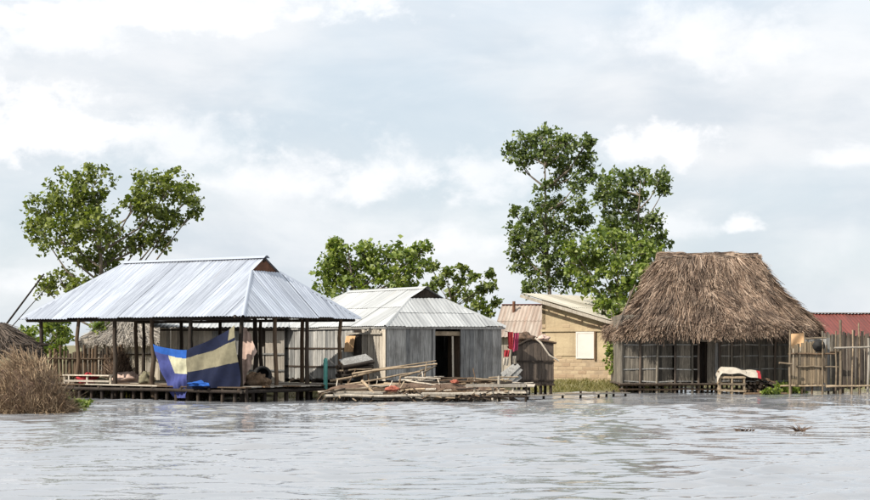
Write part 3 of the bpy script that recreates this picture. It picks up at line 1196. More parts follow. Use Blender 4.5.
# small annex on the long side: dark doorway, orange cloth, planks coloured as sunlit, rail
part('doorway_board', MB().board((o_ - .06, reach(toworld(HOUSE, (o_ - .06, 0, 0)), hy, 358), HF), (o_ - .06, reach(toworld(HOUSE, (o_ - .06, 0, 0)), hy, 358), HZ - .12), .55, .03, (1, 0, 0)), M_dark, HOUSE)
pA = toworld(HOUSE, (o_ - .12, 0, 0))
cg = cloth_grid(quadmap((346, 336), (355, 336), (345, 352), (354, 352), pA, -hx, 0), 8, 10, lambda a, b: .04 * math.sin(12 * a + 2 * b), None, lambda a, b: 0, -hx)
pq = on_plane(350, 352, pA, -hx)
single('hanging_cloth', cg, M_tanboard, 'orange-brown cloth hanging by the dark side doorway', 'cloth', pq)
part('wall_rail', MB().board(toloc(HOUSE, on_plane(346, 333.5, pA, -hx)), toloc(HOUSE, on_plane(381, 333.5, pA, -hx)), .06, .04, (1, 0, 0)), M_pale, HOUSE)
pB = toworld(HOUSE, (o_ - .05, 0, 0))
for k in range(9):
    px = 360.5 + 2.9 * k
    a = toloc(HOUSE, on_plane(px, 329 + R.uniform(0, 2), pB, -hx))
    part('sunlit_plank', MB().board((a.x, a.y, HF + .0), a, .26, .025, (1, 0, 0), .01), M_pale, HOUSE)  # paler wood here paints the sunlight on this stretch of wall

# ------------------------------------------------------------------ low shed behind the pavilion (pale panel wall with a small window)
SH = thing('low_shed', 'low plank shed with pale flat roof and one small dark window behind the pavilion', 'shed', P(160, 380, 66) * 1, rad(2))
SH.location.z = 0
XF[SH.name] = Matrix.Translation(SH.location) @ Matrix.Rotation(rad(2), 4, 'Z')
SW = (284 - 160) * 66 / FPX
szt = EYE + (HY - 328) * 66 / FPX
wx0 = (259.5 - 160) * 66 / FPX
plank_wall(SH, (0, 0), (SW * .42, 0), .3, szt, M_lightwood, .2, name='plank')
plank_wall(SH, (SW * .42, 0), (SW * .68, 0), .3, szt, M_grey, .2, name='plank')
plank_wall(SH, (SW * .68, 0), (wx0, 0), .3, szt, M_lightwood, .2)
plank_wall(SH, (wx0, 0), (wx0 + .22, 0), .3, szt - .75, M_lightwood, .2)
plank_wall(SH, (wx0 + .22, 0), (SW, 0), .3, szt, M_lightwood, .2)
part('window_shutter', MB().box(wx0 + .01, wx0 + .21, .06, .09, szt - .75, szt), M_dark, SH)
for zz in (.9, 1.55, szt - .08):
    part('wall_rail', MB().board((0, -.035, zz), (SW, -.035, zz), .06, .03, (0, 1, 0)), M_dark if zz > 1.6 else M_grey, SH)
for s in (0, SW):
    plank_wall(SH, (s, .03), (s, 3.0), .3, szt + .1, M_grey, .3, out=(1, 0, 0))
part('back_wall', MB().box(0, SW, 3.02, 3.05, .3, szt + .2), M_grey, SH)
corr_sheets('roof_sheet', SH, (-.3, -.35, szt + .02), (1, 0, 0), (0, 3.7, .75), 0, SW + .5, lambda s: 9, 3.78, M_white_roof, .85, .16, .018, 1)
for x in np.linspace(.1, SW - .1, 6):
    for y in (.1, 2.9):
        part('stilt', MB().tube([(x, y, -.5), (x, y, .35)], .06, 6), M_dark, SH)

# ------------------------------------------------------------------ straw-roofed hut at the back, left


def thatch_roof(parent, cxy, a0, b0, z0, a1, b1, z1, n, mat, base_mat, seed, clump=.1, curve=1.0, ln=.75, wd=.016, nexp=3.2, eave=.28, rot_=0.):
    """thatch: packed base loft plus thousands of straws laid down the slope, ragged at the eave"""
    rg = np.random.default_rng(seed)
    cx_, cy_ = cxy

    def surf(u, t):
        c, s = np.cos(u), np.sin(u)
        q = t ** curve
        a = a0 + (a1 - a0) * q
        b = b0 + (b1 - b0) * q
        e = 2 / nexp
        lump = 1 + clump * .16 * (np.sin(u * 5 + 2 * np.sin(t * 4 + seed)) + .7 * np.sin(u * 9 + t * 6 + seed * 2)) * (1 - .5 * t)
        x = a * np.sign(c) * np.abs(c) ** e * lump
        y = b * np.sign(s) * np.abs(s) ** e * lump
        return np.stack([cx_ + x, cy_ + y, z0 + (z1 - z0) * t + 0 * x], -1)
    nu, nt = 72, 10
    U, T_ = np.meshgrid(np.linspace(0, 2 * np.pi, nu, endpoint=False), np.linspace(0, 1, nt + 1))
    v = surf(U, T_).reshape(-1, 3)
    i = np.arange(nu * (nt + 1)).reshape(nt + 1, nu)
    j = np.roll(i, -1, 1)
    f = np.stack([i[:-1].ravel(), j[:-1].ravel(), j[1:].ravel(), i[1:].ravel()], 1)
    bo = link('thatch_base', mesh_np('thatch_base', v, f, base_mat, True), parent)
    # straws: even over arc length
    ug = np.linspace(0, 2 * np.pi, 4001)
    pg = surf(ug, np.zeros_like(ug))
    L_ = np.concatenate([[0], np.cumsum(np.linalg.norm(np.diff(pg, axis=0), axis=1))])
    uu = np.interp(rg.random(n) * L_[-1], L_, ug)
    tt = rg.random(n) ** 1.15 * 1.02
    k = max(1, int(n * .16))
    tt[:k] = rg.uniform(0, .06, k)
    dt = ln / math.sqrt((a0 - a1) ** 2 * .5 + (z1 - z0) ** 2) * rg.uniform(.5, 1.25, n)
    du = rg.normal(size=n) * .02
    eps = .01
    A = surf(uu, tt)
    B_t = tt - dt
    Bc = surf(uu + du, np.maximum(B_t, 0))
    # beyond the eave: hang down and out a little
    ex_ = np.maximum(-B_t, 0)
    out = surf(uu, np.zeros(n)) - np.array([cx_, cy_, z0])
    out[:, 2] = 0
    out /= np.linalg.norm(out, axis=1, keepdims=True) + 1e-9
    slope_len = math.sqrt((a0 - a1) ** 2 * .5 + (z1 - z0) ** 2)
    hang = np.minimum(ex_ * slope_len, eave * rg.uniform(.3, 1.2, n))
    Bc = Bc + out * (hang * .35)[:, None]
    Bc[:, 2] -= hang * rg.uniform(.7, 1.1, n)
    nr = np.cross(surf(uu + eps, tt) - A, surf(uu, tt + eps) - A)
    nr /= np.linalg.norm(nr, axis=1, keepdims=True) + 1e-9
    flip = np.sign((nr * (out + np.array([0, 0, .6]))).sum(1))[:, None]
    nr *= flip
    cl = np.sin(uu * 23 + 4 * np.sin(tt * 5 + uu * 3)) * np.sin(tt * 17 + 3 * np.sin(uu * 11)) + .6 * np.sin(uu * 57 + tt * 9)
    h = .03 + clump * .5 * (cl * .5 + .6) + rg.uniform(0, .05, n)
    lay = .06 * ((tt * 6) % 1)
    A = A + nr * (h * .6)[:, None]
    Bc = Bc + nr * (h + lay + .02)[:, None]
    side = np.cross(Bc - A, nr + rg.normal(size=(n, 3)) * .5)
    side /= np.linalg.norm(side, axis=1, keepdims=True) + 1e-9
    Bc += side * (rg.normal(size=n) * .12)[:, None]
    w = wd * rg.uniform(.6, 1.5, n)
    v, f = strands(A, Bc, w, w * .5, side)
    so = link('straw', mesh_np('straw', v, f, mat), parent)
    so['kind'] = 'stuff'
    return bo


c_ = P(132, 360, 72)
BH = thing('straw_hut', 'small hut with low grey-brown straw roof behind the palisade fence', 'hut', (c_.x, 72, 0))
zt = EYE + (HY - 344) * 71 / FPX
thatch_roof(BH, (0, 0), 2.1, 1.9, zt + .05, .55, .15, EYE + (HY - 316) * 72 / FPX, 6000, M_oldthatch, M_thatch_base, 31, .06, 1.0, .6, .014)
for (A, B, o) in (((-1.8, -1.6), (1.8, -1.6), (0, -1, 0)), ((-1.8, 1.6), (1.8, 1.6), (0, 1, 0)), ((-1.8, -1.57), (-1.8, 1.57), (-1, 0, 0)), ((1.8, -1.57), (1.8, 1.57), (1, 0, 0))):
    plank_wall(BH, A, B, .1, zt + .25, M_pale, .24, out=o)
part('wall_rail', MB().board((-1.85, -1.65, 1.5), (1.85, -1.65, 1.5), .06, .03, (0, 1, 0)), M_dark, BH)

# ------------------------------------------------------------------ palisade fence behind the pavilion
FE = thing('palisade_fence', 'brown palisade of uneven upright logs behind the pavilion', 'fence', P(60, 385, 66.5) * 1)
FE.location.z = 0
XF[FE.name] = Matrix.Translation(FE.location)
fw = (126 - 40) * 66.5 / FPX
x = -.8
while x < fw - .8:
    r_ = R.uniform(.045, .085)
    x += r_
    h = EYE + (HY - R.uniform(344, 356)) * 66.5 / FPX
    part('picket', pole((x, R.uniform(-.04, .04), -.1), (x + R.uniform(-.06, .06), R.uniform(-.04, .04), h), r_, r_ * .85, .02, 2, 6), M_brown if R.random() < .8 else M_dark, FE)
    x += r_ * .85
for zz in (.7, 1.35):
    part('rail', pole((-.9, -.1, zz), (fw - .7, -.1, zz), .04, .035, .02, 5, 6), M_brown, FE)

# heap of straw standing behind the deck


def straw_heap(name, label, cat, c, rx, ry, h, n, mat, seed, ln=.9, lean=(0, 0), w=.014, base_mat=None, droop=0.):
    rg = np.random.default_rng(seed)
    u = rg.uniform(0, 2 * np.pi, n)
    q = np.sqrt(rg.random(n))
    bx_ = np.cos(u) * q
    by_ = np.sin(u) * q
    hh = h * (1 - q ** 2 * .85) * rg.uniform(.7, 1.16, n) * (1 + .1 * np.sin(u * 5 + seed) * q)
    base = np.stack([bx_ * rx, by_ * ry, np.maximum(hh - ln * rg.uniform(.4, 1.0, n), 0)], 1)
    top = np.stack([bx_ * rx * .9 + rg.normal(size=n) * .12 + lean[0] * hh, by_ * ry * .9 + rg.normal(size=n) * .12 + lean[1] * hh, hh], 1)
    bend = np.stack([bx_ * .35 + rg.normal(size=n) * .15, by_ * .35 + rg.normal(size=n) * .15, -rg.uniform(.05, .5, n) * (.6 + 1.8 * droop)], 1)
    v, f = blades(base, top, bend, w * rg.uniform(.6, 1.4, n), rg, 3)
    t = thing(name, label, cat, c)
    link('straw', mesh_np('straw', v, f, mat), t)['kind'] = 'stuff'
    # packed core
    m = MB()
    vv, fs = [], []
    N, K_ = 20, 6
    rr = random.Random(seed)
    for j in range(K_ + 1):
        z = j / K_
        for i in range(N):
            g = 2 * math.pi * i / N
            k = math.sqrt(max(0.0, 1 - z ** 1.6)) * .86 * (1 + rr.uniform(-.05, .05))
            vv.append((rx * k * math.cos(g) + lean[0] * h * z * .8, ry * k * math.sin(g) + lean[1] * h * z * .8, h * .82 * z - .02))
    for j in range(K_):
        for i in range(N):
            fs.append((j * N + i, j * N + (i + 1) % N, (j + 1) * N + (i + 1) % N, (j + 1) * N + i))
    m.add(vv, fs, 0, True)
    part('packed_core', m, base_mat or M_thatch_base, t)
    return t


c_ = P(120, 384, 65)
straw_heap('straw_stack', 'dark brown straw stack behind the pavilion beside the palisade', 'straw stack', (c_.x, 65, .1), .72, .6, 1.75, 2600, M_thatch, 41)

# ------------------------------------------------------------------ dry reeds at the left edge with water plants at their foot
c_ = on_level(20, 414, 0)
straw_heap('dry_reeds', 'big tangled heap of dry brown reeds at the water edge', 'reeds', (c_.x - .05, c_.y + .9, -.1), 1.42, 1.1, 1.92, 11000, M_dry, 43, 1.2, (-.12, .05), .014, droop=.45)


def plant_tuft(name, label, cat, c, r, h, n, mat, seed, group=None, w=.03, arch=.5, seg=3):
    rg = np.random.default_rng(seed)
    u = rg.uniform(0, 2 * np.pi, n)
    q = np.sqrt(rg.random(n)) * r
    base = np.stack([np.cos(u) * q, np.sin(u) * q, np.zeros(n)], 1)
    hh = h * rg.uniform(.45, 1.1, n)
    dirx = np.stack([np.cos(u) + rg.normal(size=n) * .6, np.sin(u) + rg.normal(size=n) * .6], 1)
    top = base + np.stack([dirx[:, 0] * .25 * hh, dirx[:, 1] * .25 * hh, hh], 1)
    bend = np.stack([dirx[:, 0] * arch * hh, dirx[:, 1] * arch * hh, -.45 * arch * hh], 1)
    v, f = blades(base, top, bend, w * rg.uniform(.6, 1.3, n), rg, seg)
    o = link(name, mesh_np(name, v, f, mat), None, c)
    return tag(o, label, cat, group)


def leafy_bush(label, c, rx, rz, n, mat, seed, leaf=.16, name='green_bush', cat='bush', group=None, ry=None):
    rg = np.random.default_rng(seed)
    t = thing(name, label, cat, c, 0, group)
    u = rg.normal(size=(n, 3))
    u /= np.linalg.norm(u, axis=1, keepdims=True)
    k = rg.random(n) ** .4
    k *= 1 + .22 * np.sin(u[:, 0] * 5 + seed) * np.cos(u[:, 2] * 6)
    p = u * k[:, None] * np.array([rx, ry or rx * .8, rz]) + np.array([0, 0, rz * .85])
    p[:, 2] = np.maximum(p[:, 2], .02)
    v, f = leaf_cloud(p, leaf, rg)
    link('foliage', mesh_np('foliage', v, f, mat), t)
    m = MB()
    rr = random.Random(seed)
    for q in range(6):
        e = Vector((rr.uniform(-.6, .6) * rx, rr.uniform(-.5, .5) * rx, rz * 1.3))
        m.tube([(0, 0, -.05), e * .5 + Vector((0, 0, .05)), e], [.025, .016, .006], 5, cap=False)
    part('stems', m, M_bark, t)
    return t


WG = 'green water plants along the shore'
for k, (px, py, rx, rz, n) in enumerate([(70, 411, .38, .20, 420), (80, 408, .30, .15, 300), (60, 408, .34, .28, 380), (86, 405.5, .2, .1, 140)]):
    p = on_level(px, py, 0)
    leafy_bush('low bright green water plants at the foot of the dry reeds', (p.x, p.y, -.02), rx, rz, n, M_leafC, 60 + k, .11, 'water_plant', 'plant', WG)


tree('yellow-green small tree behind the reeds, over the left end of the palisade', [(30, 334, 8), (46, 324, 8), (58, 322, 8), (50, 338, 10), (64, 334, 8), (40, 345, 8), (60, 348, 9)], 71, 52, M_leafC, 'small trees behind the palisade', .17, 1.1, 71, tr=.05, name='small_tree')
tree('slim small tree seen between two pavilion posts', [(100, 326, 6), (104, 336, 7), (98, 343, 6), (92, 349, 5)], 72, 102, M_leafC, 'small trees behind the palisade', .17, 1.0, 72, tr=.05, name='small_tree')

# ------------------------------------------------------------------ dark lean-to and leaning poles at the far left
c_ = P(-6, 350, 52)
LT = thing('thatched_shelter', 'dark old thatched shelter behind the dry reeds', 'shelter', (c_.x - .2, 52.6, 0))
zt = EYE + (HY - 348) * 52 / FPX
thatch_roof(LT, (0, 0), 1.3, 1.2, zt - .1, .3, .3, EYE + (HY - 324) * 52 / FPX, 3800, M_darkthatch, M_thatch_base, 33, .08, 1.15, .6, .016)
for (x, y) in ((-1.2, -1), (1.2, -1), (1.2, 1), (-1.2, 1)):
    part('post', pole((x, y, -.7), (x, y, zt + .15), .07, .06, .03, 3), M_dark, LT)
for s in (-1, 1):
    part('beam', pole((-1.5, s, zt + .1), (1.5, s, zt + .1), .05, .05, .02, 3), M_dark, LT)
for k, (a, b, r_) in enumerate([((8, 322), (44, 274), .036), ((16, 322), (50, 284), .018)]):
    p0, p1_ = P(a[0], a[1] + 40, 54.3), P(b[0], b[1], 54.0)
    d0 = P(a[0], a[1], 54.3)
    dirv = (d0 - p1_).normalized()
    foot = p1_ + dirv * ((p1_.z + .4) / max(.2, -dirv.z))
    single('leaning_pole', MB().tube([foot, foot.lerp(p1_, .5), p1_], [r_ * 1.2, r_, r_ * .7], 6), M_dark,
           ('long dark pole leaning over the thatched shelter' if k == 0 else 'thinner pole leaning beside the long dark pole'), 'pole', foot)

# ------------------------------------------------------------------ clutter of poles and the jetty before the plank house
JG = 'loose poles and planks piled before the plank house'


def loose(px0, py0, d0, px1, py1, d1, r, mat, label, kind='pole'):
    a, b = P(px0, py0, d0), P(px1, py1, d1)
    base = a.lerp(b, .5)
    tone = {'bamboo_pole': 'tan bamboo', 'brown_wood': 'brown wooden', 'sun_bleached_wood': 'bleached pale', 'dark_wood': 'dark wooden'}[mat.name]
    size = 'long ' if (b - a).length > 1.5 else 'short ' if (b - a).length < .8 else ''
    label = label.replace('TONE', (size + tone))
    if kind == 'pole':
        r *= .78
        m = pole(a, b, r, r * .75, .035 * (b - a).length / 3, 4, 6)
        return single('loose_pole', m, mat, label, 'pole', (base.x, base.y, min(a.z, b.z)), JG)
    m = MB().board(a, b, r * 3.2, .03, (R.uniform(-.3, .3), -.45, 1), .03)
    return single('loose_plank', m, mat, label, 'plank', (base.x, base.y, min(a.z, b.z)), JG)


lab_lo = 'TONE pole lying low in the tangled pile at the water edge'
lab_hi = 'TONE pole lying across the top of the tangled pile before the plank house'
lab_pl = 'TONE broken plank lying in the tangled pile before the plank house'
rp = random.Random(77)
# long readable ones first (traced by eye, at jetty depth)
for (x0, y0, x1, y1, d0, d1, r) in [(330, 381, 404, 366, 58.2, 58.4, .06), (352, 374, 437, 364, 58.0, 58.6, .055), (345, 385, 420, 372, 57.6, 58.2, .05), (337, 371, 372, 369, 58.6, 58.2, .05),
                                     (372, 370, 436, 361, 58.8, 58.8, .045), (400, 377, 430, 368, 57.6, 58.8, .05), (418, 376, 436, 366, 58, 58.6, .04)]:
    loose(x0, y0, d0, x1, y1, d1, r, M_bam, lab_hi)
for (x0, y0, x1, y1, d0, d1, r) in [(362, 381, 378, 398, 57.3, 56.6, .07), (393, 400, 404, 382, 56.3, 57.3, .05), (330, 391, 372, 388, 56.8, 57, .07), (340, 396, 380, 394, 56.4, 56.6, .08), (424, 381, 427, 362, 58.2, 58.6, .05)]:
    loose(x0, y0, d0, x1, y1, d1, r, M_bam, lab_lo)
for k in range(52):
    px = rp.uniform(326, 490)
    py = rp.uniform(384, 399)
    lx = rp.uniform(18, 55)
    sl = rp.gauss(0, .09)
    d = 58.2 - (py - 384) * .12 + rp.uniform(-.2, .2)
    m_ = rp.choice([M_bam, M_brown, M_pale, M_bam, M_dark])
    if rp.random() < .3:
        loose(px, py, d, px + lx, py + sl * lx, d + rp.uniform(-.6, .6), rp.uniform(.04, .06), M_pale, lab_pl, 'plank')
    else:
        loose(px, py, d, px + lx, py + sl * lx, d + rp.uniform(-.6, .6), rp.uniform(.035, .07), m_, lab_lo)
for k in range(30):
    px = rp.uniform(380, 495)
    py = rp.uniform(377, 386)
    lx = rp.uniform(16, 45)
    d = rp.uniform(57.6, 58.8)
    loose(px, py, d, px + lx, py + rp.gauss(0, .07) * lx, d + rp.uniform(-.5, .5), rp.uniform(.035, .055), rp.choice([M_bam, M_pale, M_brown]), lab_hi)
bundle('cloth_bundle', 'crumpled orange-red cloth lying among the loose poles', 'cloth', 392, 389.5, 56.5, .22, .10, M_orange, 15)
bundle('cloth_bundle', 'faded red rag on the pile below the open doorway', 'cloth', 455, 382, 57.4, .13, .07, M_orange, 16)

for k, (px, py, rx, h, n) in enumerate([(352, 390, 1.0, .32, 700), (412, 388, 1.1, .36, 800), (448, 386, 1.0, .34, 800), (482, 387, .9, .28, 600)]):
    p = P(px, py + 6, 57.6)
    straw_heap('brush_heap', ['flat heap of dry brush beside the pavilion deck', 'heap of dry twigs among the loose poles', 'heap of brown twigs below the open doorway', 'thin heap of dry brush at the railed end of the jetty'][k], 'brush', (p.x, 57.6, .33), rx, .45, h, n, M_dry, 300 + k, .5, (0, 0), .012, None, .3)
for k in range(14):
    px = rp.uniform(335, 500)
    py = rp.uniform(378, 392)
    d = rp.uniform(57.0, 58.4)
    a = rp.uniform(-9, 9)
    loose(px, py + 6, d, px + a, py - rp.uniform(3, 12), d + .3, rp.uniform(.025, .045), rp.choice([M_bam, M_brown, M_pale]), 'TONE stick poking up out of the tangled pile')

for k in range(20):
    px = rp.uniform(332, 505)
    lx = rp.uniform(-26, 26)
    py = rp.uniform(388, 396)
    loose(px, py, 56.9, px + lx, min(py + abs(lx) * rp.uniform(.15, .5) + 2, 405), 55.9, rp.uniform(.03, .05), rp.choice([M_bam, M_brown, M_dark, M_brown]), 'TONE pole sloping off the jetty front into the water')

# jetty: low platform reaching right, its deck planks, rail and stilts
j0 = P(326, 400, 57.0)
JE = thing('jetty', 'low rough jetty of poles and planks before the plank house', 'jetty', (j0.x, 57.0, 0))
jx = lambda px, d=57.0: (px - CX) * d / FPX - j0.x
JZ1 = .32
for k in range(10):
    y = -.7 + k * .27
    cuts = [326, 326 + R.uniform(45, 75), 420 + R.uniform(-15, 15), 470 + R.uniform(-10, 10), 524]
    for a, b in zip(cuts[:-1], cuts[1:]):
        if k < 2 and R.random() < .3:
            continue
        part('deck_plank', MB().board((jx(a) + R.uniform(-.25, .3), y + R.uniform(-.07, .07), JZ1 - .05 * (k < 2) + R.uniform(-.06, .03)), (jx(b) + R.uniform(-.35, .2), y + R.uniform(-.07, .07), JZ1 - .05 * (k < 2) + R.uniform(-.06, .03)), R.uniform(.13, .23), .045, (R.uniform(-.1, .1), R.uniform(-.15, .1), 1), .1), M_pale if R.random() < .35 else (M_brown if R.random() < .6 else M_shed), JE)
for px in list(range(330, 526, 14)):
    for y in (-.65, .4, 1.5):
        part('stilt', pole((jx(px) + R.uniform(-.08, .08), y, -.8), (jx(px), y, JZ1 - .03), R.uniform(.045, .075), .055, .02, 2, 6), M_dark, JE)
part('edge_beam', pole((jx(326), -.78, JZ1 - .12), (jx(455), -.78, JZ1 - .10), .055, .05, .02, 6, 6), M_pale, JE)
part('edge_beam', pole((jx(440), -.76, JZ1 - .16), (jx(526), -.76, JZ1 - .14), .05, .045, .02, 5, 6), M_dark, JE)
# raised rail frame at the right part
zr_ = EYE + (HY - 385.5) * 56.6 / FPX
part('rail', MB().board((jx(466), -.5, zr_), (jx(525.5), -.5, zr_), .10, .07, (0, -1, 0), .02), M_pale, JE)
part('rail', MB().board((jx(466), -.52, zr_ - .25), (jx(525), -.52, zr_ - .23), .07, .05, (0, -1, 0), .02), M_pale, JE)
for px in (474, 492, 498, 512, 525):
    hi = zr_ + (.32 if px == 498 else .02)
    part('rail_post', MB().tube([(jx(px), -.44, -.5), (jx(px) + .01, -.44, hi)], .045, 6), M_pale if px != 525 else M_dark, JE)
# narrow plank walkway running on to the right
wk = P(524, 399, 58.0)
WK = thing('plank_walkway', 'narrow plank walkway just above the water running to the grass bank', 'walkway', (wk.x, 58, 0))
kx = lambda px, d: (px - CX) * d / FPX - wk.x
wd_ = [(524, 58.0), (562, 59.5), (598, 61.0), (628, 62.3)]
for (a, da), (b, db) in zip(wd_[:-1], wd_[1:]):
    for q in (0, .24):
        part('deck_plank', MB().board((kx(a, da), da - 58 + q, .15), (kx(b, db), db - 58 + q, .15 - .02 * R.random()), .2, .04, (0, 0, 1), .06), M_pale if q == 0 else M_brown, WK)
for px, d in [(527, 58.1), (543, 58.8), (562, 59.6), (580, 60.4), (598, 61.1), (606, 61.4), (613, 61.6), (625, 62.2)]:
    part('stilt', pole((kx(px, d), d - 58 + .05, -.7), (kx(px, d) + .03, d - 58 + .05, .15 + R.uniform(.0, .12)), .05, .045, .01, 2, 6), M_dark, WK)

# overturned canoe and teal pipe by the side of the plank house
ca, cb = P(338, 366, 58.6), P(372, 360, 59.2)
CA = thing('log_stack', 'stack of dark logs under a tilted pale board beside the pavilion', 'log stack', ca.lerp(cb, .5) - Vector((0, 0, .6)))
dirv = (cb - ca).normalized()
sdv = dirv.cross(Vector((0, 0, 1))).normalized()
for k in range(12):
    off = sdv * (-.25 + .17 * (k % 4)) + Vector((0, 0, -.06 - .15 * (k // 4)))
    part('log', pole(ca.lerp(cb, R.uniform(.02, .12)) + off, ca.lerp(cb, R.uniform(.86, 1.0)) + off, .075, .065, .02, 3, 7), M_dark if R.random() < .7 else M_brown, CA, True)
part('cover_board', MB().board(ca.lerp(cb, .12) + Vector((0, 0, .08)), ca.lerp(cb, .92) + Vector((0, 0, .12)), .5, .03, (0, -.5, 1), .03), M_grey, CA, True)
for q in (.2, .8):
    p = ca.lerp(cb, q)
    for s in (-1, 1):
        part('trestle_leg', pole((p + sdv * s * .4) * 1 + Vector((0, 0, .3 - p.z)), p + sdv * s * .2 + Vector((0, 0, -.4)), .04, .035, .01, 2, 6), M_brown, CA, True)
pt = P(325.5, 376, 58.9)
single('teal_pipe', MB().tube([(pt.x, pt.y, .3), (pt.x, pt.y, pt.z + .55), (pt.x + .02, pt.y, pt.z + .62)], [.075, .075, .05], 10), M_teal, 'short teal plastic pipe standing behind the pavilion deck', 'pipe', (pt.x, pt.y, .3))

# ------------------------------------------------------------------ washing, leaning planks, dark stilt shed
ln0, ln1 = P(504, 331, 62.6), P(523, 333, 63.2)
single('washing_line', MB().tube([ln0, ln0.lerp(ln1, .5) - Vector((0, 0, .04)), ln1], .008, 5), M_dark, 'thin line strung from the plank house to the dark shed', 'line', ln0)


def garment(label, cat, pts, d, mat, seed, name='hanging_garment'):
    tl_, tr2, bl_, br_ = pts
    pl = P(pts[0][0], pts[0][1], d)
    n = Vector((0, -1, 0))
    g = cloth_grid(quadmap(tl_, tr2, bl_, br_, pl, n, 0), 8, 12, lambda a, b: .035 * math.sin(13 * a + seed + 2 * b) + .02 * math.sin(25 * a), None, lambda a, b: 0, n)
    p = on_plane(bl_[0], bl_[1], pl, n)
    single(name, g, mat, label, cat, p, 'washing hung beside the dark shed')


garment('long dark red cloth hanging on the washing line', 'cloth', ((507.5, 332), (513, 332), (508.5, 349), (513, 350)), 62.8, M_red, 1)
garment('pink cloth hanging on the washing line next to the dark shed', 'cloth', ((513.5, 333), (519, 333), (513, 352), (518, 350)), 63.0, M_pink, 2)
garment('short red cloth hung low beside the wall of the plank house', 'cloth', ((504, 350), (510, 350), (504, 357), (509, 357)), 62.4, M_red, 3)
garment('white cloth hung low above the leaning planks', 'cloth', ((503, 358), (509, 358), (503, 365), (508, 366)), 62.3, M_whitecloth, 4)
garment('small white cloth hung beside the dark shed wall', 'cloth', ((512.5, 356), (516.5, 356), (513, 364), (516, 364)), 62.5, M_whitecloth, 5)
for k, (x0, y0, x1, y1) in enumerate([(504, 379, 519, 365), (507, 384, 521, 369), (502, 375, 514, 366), (510, 385, 521, 376)]):
    a, b = P(x0, y0, 61.8), P(x1, y1, 62.2)
    single('leaning_plank', MB().board(a, b, .16, .03, (.4, -.8, .5), .03), M_grey, 'grey plank leaning in the gap between plank house and dark shed', 'plank', a, 'planks leaning in the gap')

ds = 63.6
s0 = P(516, 388, ds)
SD = thing('stilt_shed', 'small dark plank shed on stilts between the plank house and the mud house', 'shed', (s0.x, ds, 0), rad(6))
sw = (554 - 516) * ds / FPX
sb, st_ = EYE + (HY - 384) * ds / FPX, EYE + (HY - 340) * ds / FPX


def shed_top(c):
    q = c / sw
    return st_ - .30 * max(0, .35 - q) / .35 - .10 * max(0, q - .5) / .5


plank_wall(SD, (0, 0), (sw, 0), sb, st_, M_shed, .13, ztop=shed_top, jit=.03)
plank_wall(SD, (sw, .02), (sw, 1.3), sb, st_ - .12, M_shed, .15, out=(1, 0, 0))
plank_wall(SD, (0, .02), (0, 1.3), sb, st_ - .32, M_shed, .15, out=(-1, 0, 0))
plank_wall(SD, (0, 1.32), (sw, 1.32), sb, st_ - .2, M_shed, .2, out=(0, 1, 0))
part('floor', MB().box(-.05, sw + .05, -.04, 1.36, sb - .07, sb - .01), M_dark, SD)
for zz in (sb + .12, sb + .85):
    part('wall_rail', MB().board((-.03, -.04, zz), (sw + .03, -.04, zz), .06, .04, (0, 1, 0)), M_dark, SD)
for x in (.12, .5, .95, sw - .1):
    for y in (.06, 1.25):
        part('stilt', pole((x, y, -.6), (x, y, sb - .04), .065, .06, .01, 2, 6), M_dark, SD)
for k in range(7):
    y = -.05 + 1.4 * k / 6
    part('roof_pole', pole((-.12, y, st_ - .28), (sw * .45, y, st_ + .05), .05, .045, .02, 3, 6), M_dark, SD)
    part('roof_pole', pole((sw * .4, y, st_ + .04), (sw + .1, y, st_ - .12), .05, .045, .02, 3, 6), M_brown, SD)
rm_ = MB().tube([toloc(SD, P(535, 338, ds - .1)), toloc(SD, P(541, 343, ds - .15)), toloc(SD, P(549, 355, ds - .15)), toloc(SD, P(559, 361, ds - .1))], [.035, .04, .035, .03], 6)
part('bent_pole', rm_, M_pale, SD)
bundle('straw_bundle', 'brown bundle of brush on top of the dark stilt shed', 'bundle', 524, 340, ds + .5, .36, .24, M_thatch_base, 22)
bundle('cloth_bundle', 'grey cloth bundle with pale folds on top of the dark stilt shed', 'cloth', 543, 339, ds + .4, .22, .13, M_pinktan, 23)

# ------------------------------------------------------------------ rusty roofed houses behind
RH = thing('rusty_roof_house', 'low house with streaked rusty corrugated roof behind the dark shed', 'house', P(498, 360, 76) * 1, rad(-14))
RH.location.z = 0
XF[RH.name] = Matrix.Translation(RH.location) @ Matrix.Rotation(rad(-14), 4, 'Z')
rw = 2.6
e0 = EYE + (HY - 337) * 76 / FPX
r0 = EYE + (HY - 305) * 78 / FPX
corr_sheets('roof_sheet', RH, (-.2, -.3, e0), (1, 0, 0), (0, 2.2, r0 - e0), 0, rw + .4, lambda s: 9, math.hypot(2.2, r0 - e0), M_rust_roof, .7, .17, .02, 2)
corr_sheets('roof_sheet', RH, (-.2, 4.2, e0), (1, 0, 0), (0, -2.3, r0 - e0), 0, rw + .4, lambda s: 9, math.hypot(2.3, r0 - e0), M_rust_roof, .7, .17, .02, 1)
plank_wall(RH, (0, 0), (rw, 0), 0, e0 + .05, M_pale, .25)
plank_wall(RH, (rw, .03), (rw, 3.9), 0, e0 + .1, M_pale, .3, out=(1, 0, 0))
plank_wall(RH, (0, .03), (0, 3.9), 0, e0 + .1, M_pale, .3, out=(-1, 0, 0))
part('ridge_cap', MB().board((-.2, 1.93, r0 + .02), (rw + .2, 1.93, r0 + .02), .3, .03, (0, 0, 1)), M_red_roof, RH)
part('chimney_pipe', MB().tube([(.45, 1.4, r0 - .5), (.45, 1.4, r0 + .15)], .07, 8), M_rustpanel, RH)

